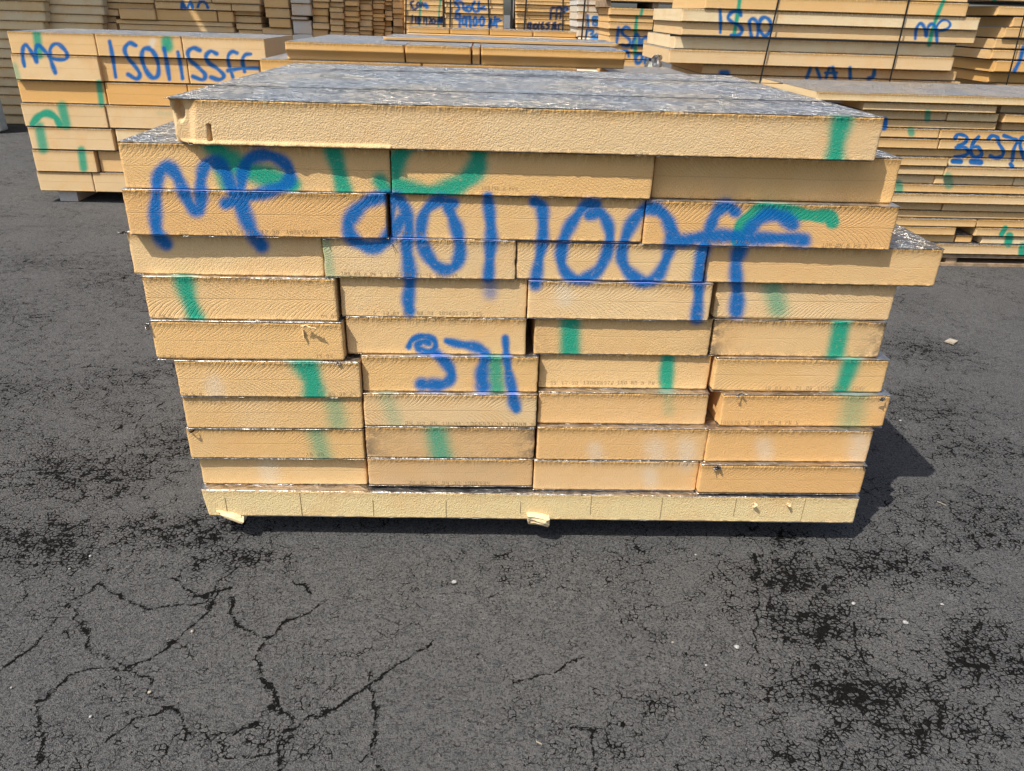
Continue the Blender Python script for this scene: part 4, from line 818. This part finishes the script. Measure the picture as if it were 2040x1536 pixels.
# stack end behind and right of it
EY = 5.0; g_ = 'boards in the stack at the right edge'
ES = [(-30, 2, [(1936, 2300, 'sand', 'board', .0)]), (12, 31, [(1990, 2300, 'gold', 'board', .0)]), (33, 53, [(2020, 2300, 'gold', 'board', .0)]), (54, 75, [(2004, 2300, 'gold', 'board', .02)]), (77, 97, [(1984, 2300, 'gold', 'board', .0)]), (99, 118, [(1978, 2300, 'gold', 'board', .02)]),
      (120, 143, [(1985, 2300, 'orange', 'board with blue slash', .05)]), (144, 165, [(1973, 2300, 'orange', 'board', -.02)])]
rows('end', EY, 1990, ES, 'stack at the right edge', g_, depth=1.4, res=.012, saw=.2)
fill_down('end', EY, x_at(1990, EY, 1), x_at(2300, EY, 1), at(1990, 166, EY)[2], .004, 'stack at the right edge', g_, 1.4)
P1 = at(2039, 15, EY - .06); P0 = at(1997, 200, EY - .06); strap('upright black strap on the stack at the right edge', P0[0], EY - .06, P0[2], P1[0] + .02, P1[2] + .1, 0)

# row of sunlit stacks at the back
def back_stack(stack, y, refx, x0, x1, lines, desc, group, color, notes=None, depth=1.2, res=.014, jit=2.0, straps=(), extra=2, saw=0.0, cols=None):
    spec = []
    L = list(lines); h = L[1] - L[0]; L = [L[0] - h*k for k in range(extra, 0, -1)] + L
    for i in range(len(L) - 1):
        a = random.uniform(-jit, jit)*.5; b = random.uniform(-jit, jit)*.5
        c = cols[(i + 5) % len(cols)] if cols else color
        nt_ = notes.get(i - extra, 'board') if notes else 'board'
        spec.append((L[i], L[i+1] - .4, [(x0 + a, x1 + b, c, nt_)]))
    rows(stack, y, refx, spec, desc, group, depth=depth, res=res, saw=saw, yj=.03)
    fill_down(stack, y, x_at(x0, y, 1), x_at(x1, y, 1), at(refx, L[-1], y)[2], .004, desc, group, depth, color=color, th=.32)
    for px, pb, lab in straps:
        s_y = y - .04; P1 = at(px, L[0], s_y); P0 = at(pb, L[-1] + 10, s_y); strap(lab, P0[0], s_y, P0[2], P1[0], P1[2], 0, .016)
back_stack('isno', 5.6, 1215, 1214, 1316, [15, 30, 44, 58, 72, 88, 103, 118, 133], 'back stack with green drip and ISNO', 'boards in the sunlit back stacks', 'gold', straps=((1306, 1292, 'black strap right of the green drip on a back stack'),), extra=0)
pb_ = empty('pallet', (x_at(1205, 5.6, 1.35), 5.6, at(1214, 14.6, 5.6)[2] + .002)); tag(pb_, 'wooden pallet lying on top of the ISNO back stack', 'pallet')
boxes('deck_board', [(0, 1.0, 0, .1, .058, .078)], M_WOOD, pb_); boxes('stringer_block', [(.42, .47, .02, .8, .001, .057)], M_WOOD, pb_); boxes('stringer_block', [(.0, .05, .02, .8, .001, .057)], M_WOOD, pb_); boxes('stringer_block', [(.9, .95, .02, .8, .001, .057)], M_WOOD, pb_)
back_stack('isno', 5.62, 1215, 1205, 1430, [-28, -12, 1.5], 'load on the pallet at the back', 'boards in the sunlit back stacks', 'gold', extra=1) if False else rows('isno', 5.6, 1215, [(-28, -12, [(1216, 1420, 'sand', 'board', 0)]), (-11, 2, [(1218, 1424, 'gold', 'board', 0)])], 'load on the back pallet', 'boards in the sunlit back stacks', res=.02, saw=0)
back_stack('grey', 6.3, 1150, 1150, 1200, [-3, 10, 24, 39, 54, 74], 'pale grey back stack sprayed 180', 'boards in the sunlit back stacks', 'grey', straps=((1167, 1158, 'black strap left of the 180 on the pale grey stack'),), extra=1)
back_stack('grey', 6.28, 1205, 1201, 1216, [-3, 10, 24, 39, 54, 74], 'narrow cream stack beside the pale grey one', 'boards in the sunlit back stacks', 'cream', extra=1)
back_stack('fpp', 7.0, 1040, 1028, 1140, [2, 9, 16, 23, 30, 38, 47, 56, 65], 'back stack sprayed FPP', 'boards in the sunlit back stacks', 'gold', straps=((1049, 1043, 'left black strap on the back stack sprayed FPP'), (1122, 1121, 'right black strap on the back stack sprayed FPP'), (1142.5, 1142, 'black strip down the dark right edge of the back stack sprayed FPP')), jit=.6, extra=1)  # the rightmost band draws the dark stack edge, not a strap
back_stack('stock', 7.0, 890, 886, 1004, [-6, 5, 15, 26, 37, 49, 60], 'back stack sprayed StoCk', 'boards in the sunlit back stacks', 'gold', straps=((898, 896, 'left black strap on the back stack sprayed StoCk'), (972, 976, 'right black strap on the back stack sprayed StoCk')), jit=.6, extra=1)
back_stack('cono', 7.0, 810, 805, 883, [-1, 10, 21, 32, 47, 60], 'back stack with dark writing and two green lines', 'boards in the sunlit back stacks', 'gold', straps=((809, 808, 'left black strap on the stack with dark writing'), (883, 884, 'right black strap on the stack with dark writing')), jit=1.5, extra=1)

# shaded wall of offcut stacks, left and centre back
gs = 'boards in the shaded wall of stacks'
A_Y = 7.7
back_stack('shade', A_Y, 40, -60, 88, [2, 22, 42, 60, 79, 98, 117, 136, 156, 173, 190, 210, 229], 'shaded stack at far left', gs, 'cream', jit=4, extra=1, res=.03, depth=1.4)
back_stack('shade', A_Y + .1, 90, 91, 205, [-9, 9, 27, 44, 62], 'shaded stack behind left stack corner', gs, 'cream', jit=5, extra=1, res=.03)
def shade_rows(y, refx, spec, desc): rows('shade', y, refx, spec, desc, gs, res=.012, saw=0, depth=1.3, yj=.05)
shade_rows(7.9, 210, [(-14, 4, [(208, 305, 'sand')]), (5, 17, [(203, 306, 'brown')]), (18, 31, [(204, 235, 'sand'), (236, 240, 'brown')]), (32, 44, [(205, 231, 'brown')]), (45, 70, [(212, 232, 'brown')])], 'recessed shaded stack')
shade_rows(7.6, 310, [(-14, 2, [(308, 420, 'sand'), (421, 517, 'sand')]), (3, 17, [(308, 460, 'sand', 'board with part of blue mp', .02), (461, 517, 'sand')]), (18.5, 40, [(236, 308, 'gold'), (310, 431, 'gold', 'board crossed by a sunbeam', .02), (433, 464, 'gold')]), (40.5, 49, [(231, 463, 'sand', 'thin board', .02)]), (49.5, 61, [(237, 466, 'sand', 'lowest thin board', .02)])], 'shaded centre-left stack')
shade_rows(7.65, 470, [(18, 30, [(466, 518, 'sand')]), (31, 45, [(467, 520, 'sand')]), (46, 58, [(470, 522, 'sand')]), (59, 72, [(475, 523, 'sand')])], 'narrow shaded stack')
shade_rows(7.6, 530, [(-6, 15, [(525, 574, 'gold')]), (16, 35, [(528, 577, 'gold')]), (36, 54, [(535, 578, 'gold')]), (55, 68, [(522, 582, 'sand')])], 'shaded stack of thick short boards')
shade_rows(7.55, 600, [(-6, 7, [(578, 617, 'grey')]), (8, 31, [(580, 619, 'grey')]), (33, 39, [(580, 612, 'grey')]), (40, 68, [(583, 620, 'grey')])], 'wrinkled pale shaded stack')
def column(x0, x1, seed, desc, y, color='gold', th=(7, 14), y1=82):
    r = random.Random(seed); L = []; v = -9
    while v < y1:
        h = r.uniform(*th); L.append((v, v + h - .5, [(x0 + r.uniform(-1.5, 1.5), x1 + r.uniform(-1.5, 1.5), r.choice([color, color, 'sand', 'gold', 'brown']))])); v += h
    rows('shade', y, x0, L, desc, gs, res=.02, saw=0, depth=1.0, yj=.07)
column(622, 655, 1, 'shaded column of pinkish ends', 7.6, 'sand', (12, 16)); column(657, 684, 2, 'shaded column of narrow ends', 7.6, 'sand', (9, 13)); column(686, 714, 3, 'shaded column of golden ends', 7.65, 'gold', (9, 13))
column(716, 741, 4, 'shaded column of orange ends', 7.7, 'brown', (7, 15)); column(743, 765, 5, 'shaded column of brown ends', 7.75, 'brown', (6, 12)); column(767, 781, 6, 'thin dark shaded column', 7.8, 'brown', (8, 13)); column(783, 802, 7, 'last shaded column by the sunlit stacks', 7.8, 'brown', (9, 16))
# black sheet standing in for the shade between the sunlit back stacks
tp = empty('gap_shade', (x_at(1014, 7.2, .7), 7.25, 0)); tag(tp, 'black sheet for the shade in the gap between StoCk and FPP stacks', 'gap_shade')
n_ = 14; V = [(i/(n_ - 1)*.16, .02*math.sin(i*1.7), z) for i in range(n_) for z in (.01, 1.7)]
o = mesh_obj('sheet', V, [(2*i, 2*i + 2, 2*i + 3, 2*i + 1) for i in range(n_ - 1)], M_STRAP, tp, True); o.modifiers.new('s', 'SOLIDIFY').thickness = .003
# white film bale with black writing, left edge
wy = 7.0; P = at(-2, 230, wy)
wb = empty('wrapped_bale', (P[0] - .625, wy, 0)); tag(wb, 'white film wrapped bale with black writing at left edge', 'bale')
o = boxes('film', [(0, .60, 0, .16, .02, .68)], M_WHITE, wb); md = o.modifiers.new('b', 'BEVEL'); md.width = .02; md.segments = 2
wr_ = []
for k in range(9):
    z = .08 + k*.05; wr_ += [(.50, .56, -.004, -.002, z, z + .012), (.51 + .01*(k % 3), .525 + .01*(k % 3), -.004, -.002, z, z + .035)]
boxes('writing', wr_, M_STRAP, wb)
# unseen roof above the shaded wall, added to throw the shade on it
cn = empty('added_canopy', (-8, 5.2, 0)); tag(cn, 'unseen steel roof added above the picture to shade the wall of stacks', 'added_canopy')
ADDED_CANOPY = True

# ------------------------------------------------------------------ small things on the asphalt
def pebble(px, py, size, label, m=M_STONE, seed=0, flat=.6, name='pebble', cat='pebble'):
    import bmesh
    bm = bmesh.new(); bmesh.ops.create_icosphere(bm, subdivisions=2, radius=size*.42); r = random.Random(seed)
    ph = [r.uniform(0, 6) for _ in range(6)]
    for v in bm.verts:
        k = 1 + .16*math.sin(5*v.co.x/size + ph[0]) + .14*math.sin(6*v.co.y/size + ph[1]) + .12*r.uniform(-1, 1); v.co = Vector((v.co.x*k*1.15, v.co.y*k, v.co.z*k*flat))
    me = bpy.data.meshes.new(name); bm.to_mesh(me); bm.free(); me.materials.append(m); o = bpy.data.objects.new(name, me); COL.objects.link(o)
    P = on_ground(px, py); o.location = (P[0], P[1], size*flat*.42); o.rotation_euler[2] = r.uniform(0, 6); tag(o, label, cat, 'loose stones on the asphalt' if name == 'pebble' else None); return o
pebble(904, 1161, .014, 'pale stone on the asphalt below the middle of the front stack', seed=1, m=M_PALE)
pebble(1804, 1242, .015, 'largest grey stone on the asphalt at lower right', seed=2); pebble(1468, 1291, .013, 'pale stone left of the dark worn patch at lower right', seed=3, m=M_PALE)
pebble(1700, 1204, .011, 'bluish stone at top of the worn patch at lower right', seed=4); pebble(1407, 1326, .007, 'tiny white stone at lower centre right', seed=5, m=M_PALE); pebble(298, 1380, .009, 'buff stone on the asphalt at lower left', seed=6, m=M_CHIP)
pebble(180, 1109, .009, 'pale stone on the asphalt left of the front stack', seed=7, m=M_PALE); pebble(383, 1259, .008, 'pinkish stone at lower left', seed=8, m=M_CHIP); pebble(181, 1428, .007, 'small white stone near lower left corner', seed=9, m=M_PALE); pebble(23, 1371, .006, 'tiny white stone at the left edge', seed=10, m=M_PALE); pebble(139, 1134, .006, 'tiny pale stone beside a crack at left', seed=11, m=M_PALE)
pebble(1386, 1106, .007, 'tiny white stone just below the front stack', seed=12, m=M_PALE); pebble(1793, 839, .010, 'pale stone right of the front stack shadow', seed=13, m=M_PALE); pebble(1340, 1280, .006, 'buff crumb at lower right of centre', seed=14, m=M_CHIP); pebble(1877, 1205, .009, 'grey stone near the right edge', seed=15)
P = on_ground(1895, 683); ch = mesh_obj('foam_chip', [(-.034, .0, .004), (-.005, -.03, .003), (.034, .004, .004), (.006, .028, .004), (-.034, .0, .010), (-.005, -.03, .012), (.034, .004, .010), (.006, .028, .012)], [(3, 2, 1, 0), (4, 5, 6, 7), (0, 1, 5, 4), (1, 2, 6, 5), (2, 3, 7, 6), (3, 0, 4, 7)], M_CHIP)
ch.location = (P[0], P[1], 0); tag(ch, 'flat pale diamond chip on the asphalt right of the front stack', 'chip')
for i, (a, b, lab) in enumerate((((1866, 1001), (1884, 1009), 'thin pale sliver on the asphalt right of the front stack'), ((1068, 1480), (1080, 1486), 'straw coloured splinter at the bottom edge'))):
    A, B = on_ground(*a), on_ground(*b); d_ = B - A; L = float(np.hypot(d_[0], d_[1]))
    o = boxes('splinter', [(0, L, -.0009, .0009, .002, .004)], M_CHIP); o.location = (A[0], A[1], .0015); o.rotation_euler[2] = math.atan2(d_[1], d_[0]); tag(o, lab, 'splinter')
P = on_ground(37, 239); lw = empty('litter', (P[0], P[1], .0)); tag(lw, 'white scrap on the ground at foot of far left stack', 'litter'); crumple('scrap', M_WHITE, (.09, .05, .06), (0, 0, .04), lw, 41, (.6, 0, 0))
# sheets of the added roof; the slot between them lets the sunbeam through
h_c = 5.0; cx_, cy_ = 0, 0
def shade_box(name, x0, x1, y0, y1): boxes(name, [(x0 - cn.location.x, x1 - cn.location.x, y0 - cn.location.y, y1 - cn.location.y, h_c, h_c + .12)], M_STEEL, cn)
sx_, sy_ = SUN.x/-SUN.z*(h_c - 1.2), SUN.y/-SUN.z*(h_c - 1.2)      # how far a shadow falls at board-top height
xr_ = x_at(806, 7.6, 1.2) - sx_; xg0, xg1 = x_at(375, 7.6, 1.2) - sx_, x_at(397, 7.6, 1.2) - sx_
y0_ = on_ground(0, 262)[1] - SUN.y/-SUN.z*h_c
shade_box('shade_sheet', -16, xg0, y0_, 14); shade_box('shade_sheet', xg1, xr_, y0_, 14)
boxes('added_post', [(-15.9 - cn.location.x, -15.7 - cn.location.x, 13.6 - cn.location.y, 13.8 - cn.location.y, 0, h_c - .003)], M_STEEL, cn); boxes('added_post', [(xr_ - .3 - cn.location.x, xr_ - .1 - cn.location.x, 13.6 - cn.location.y, 13.8 - cn.location.y, 0, h_c - .003)], M_STEEL, cn)
# keep every label within sixteen words
for o in bpy.data.objects:
    if o.parent is None and o.get('label') and len(o['label'].replace(',', ' ').split()) > 16:
        o['label'] = ' '.join(o['label'].replace('boards ', '').split()[:16])
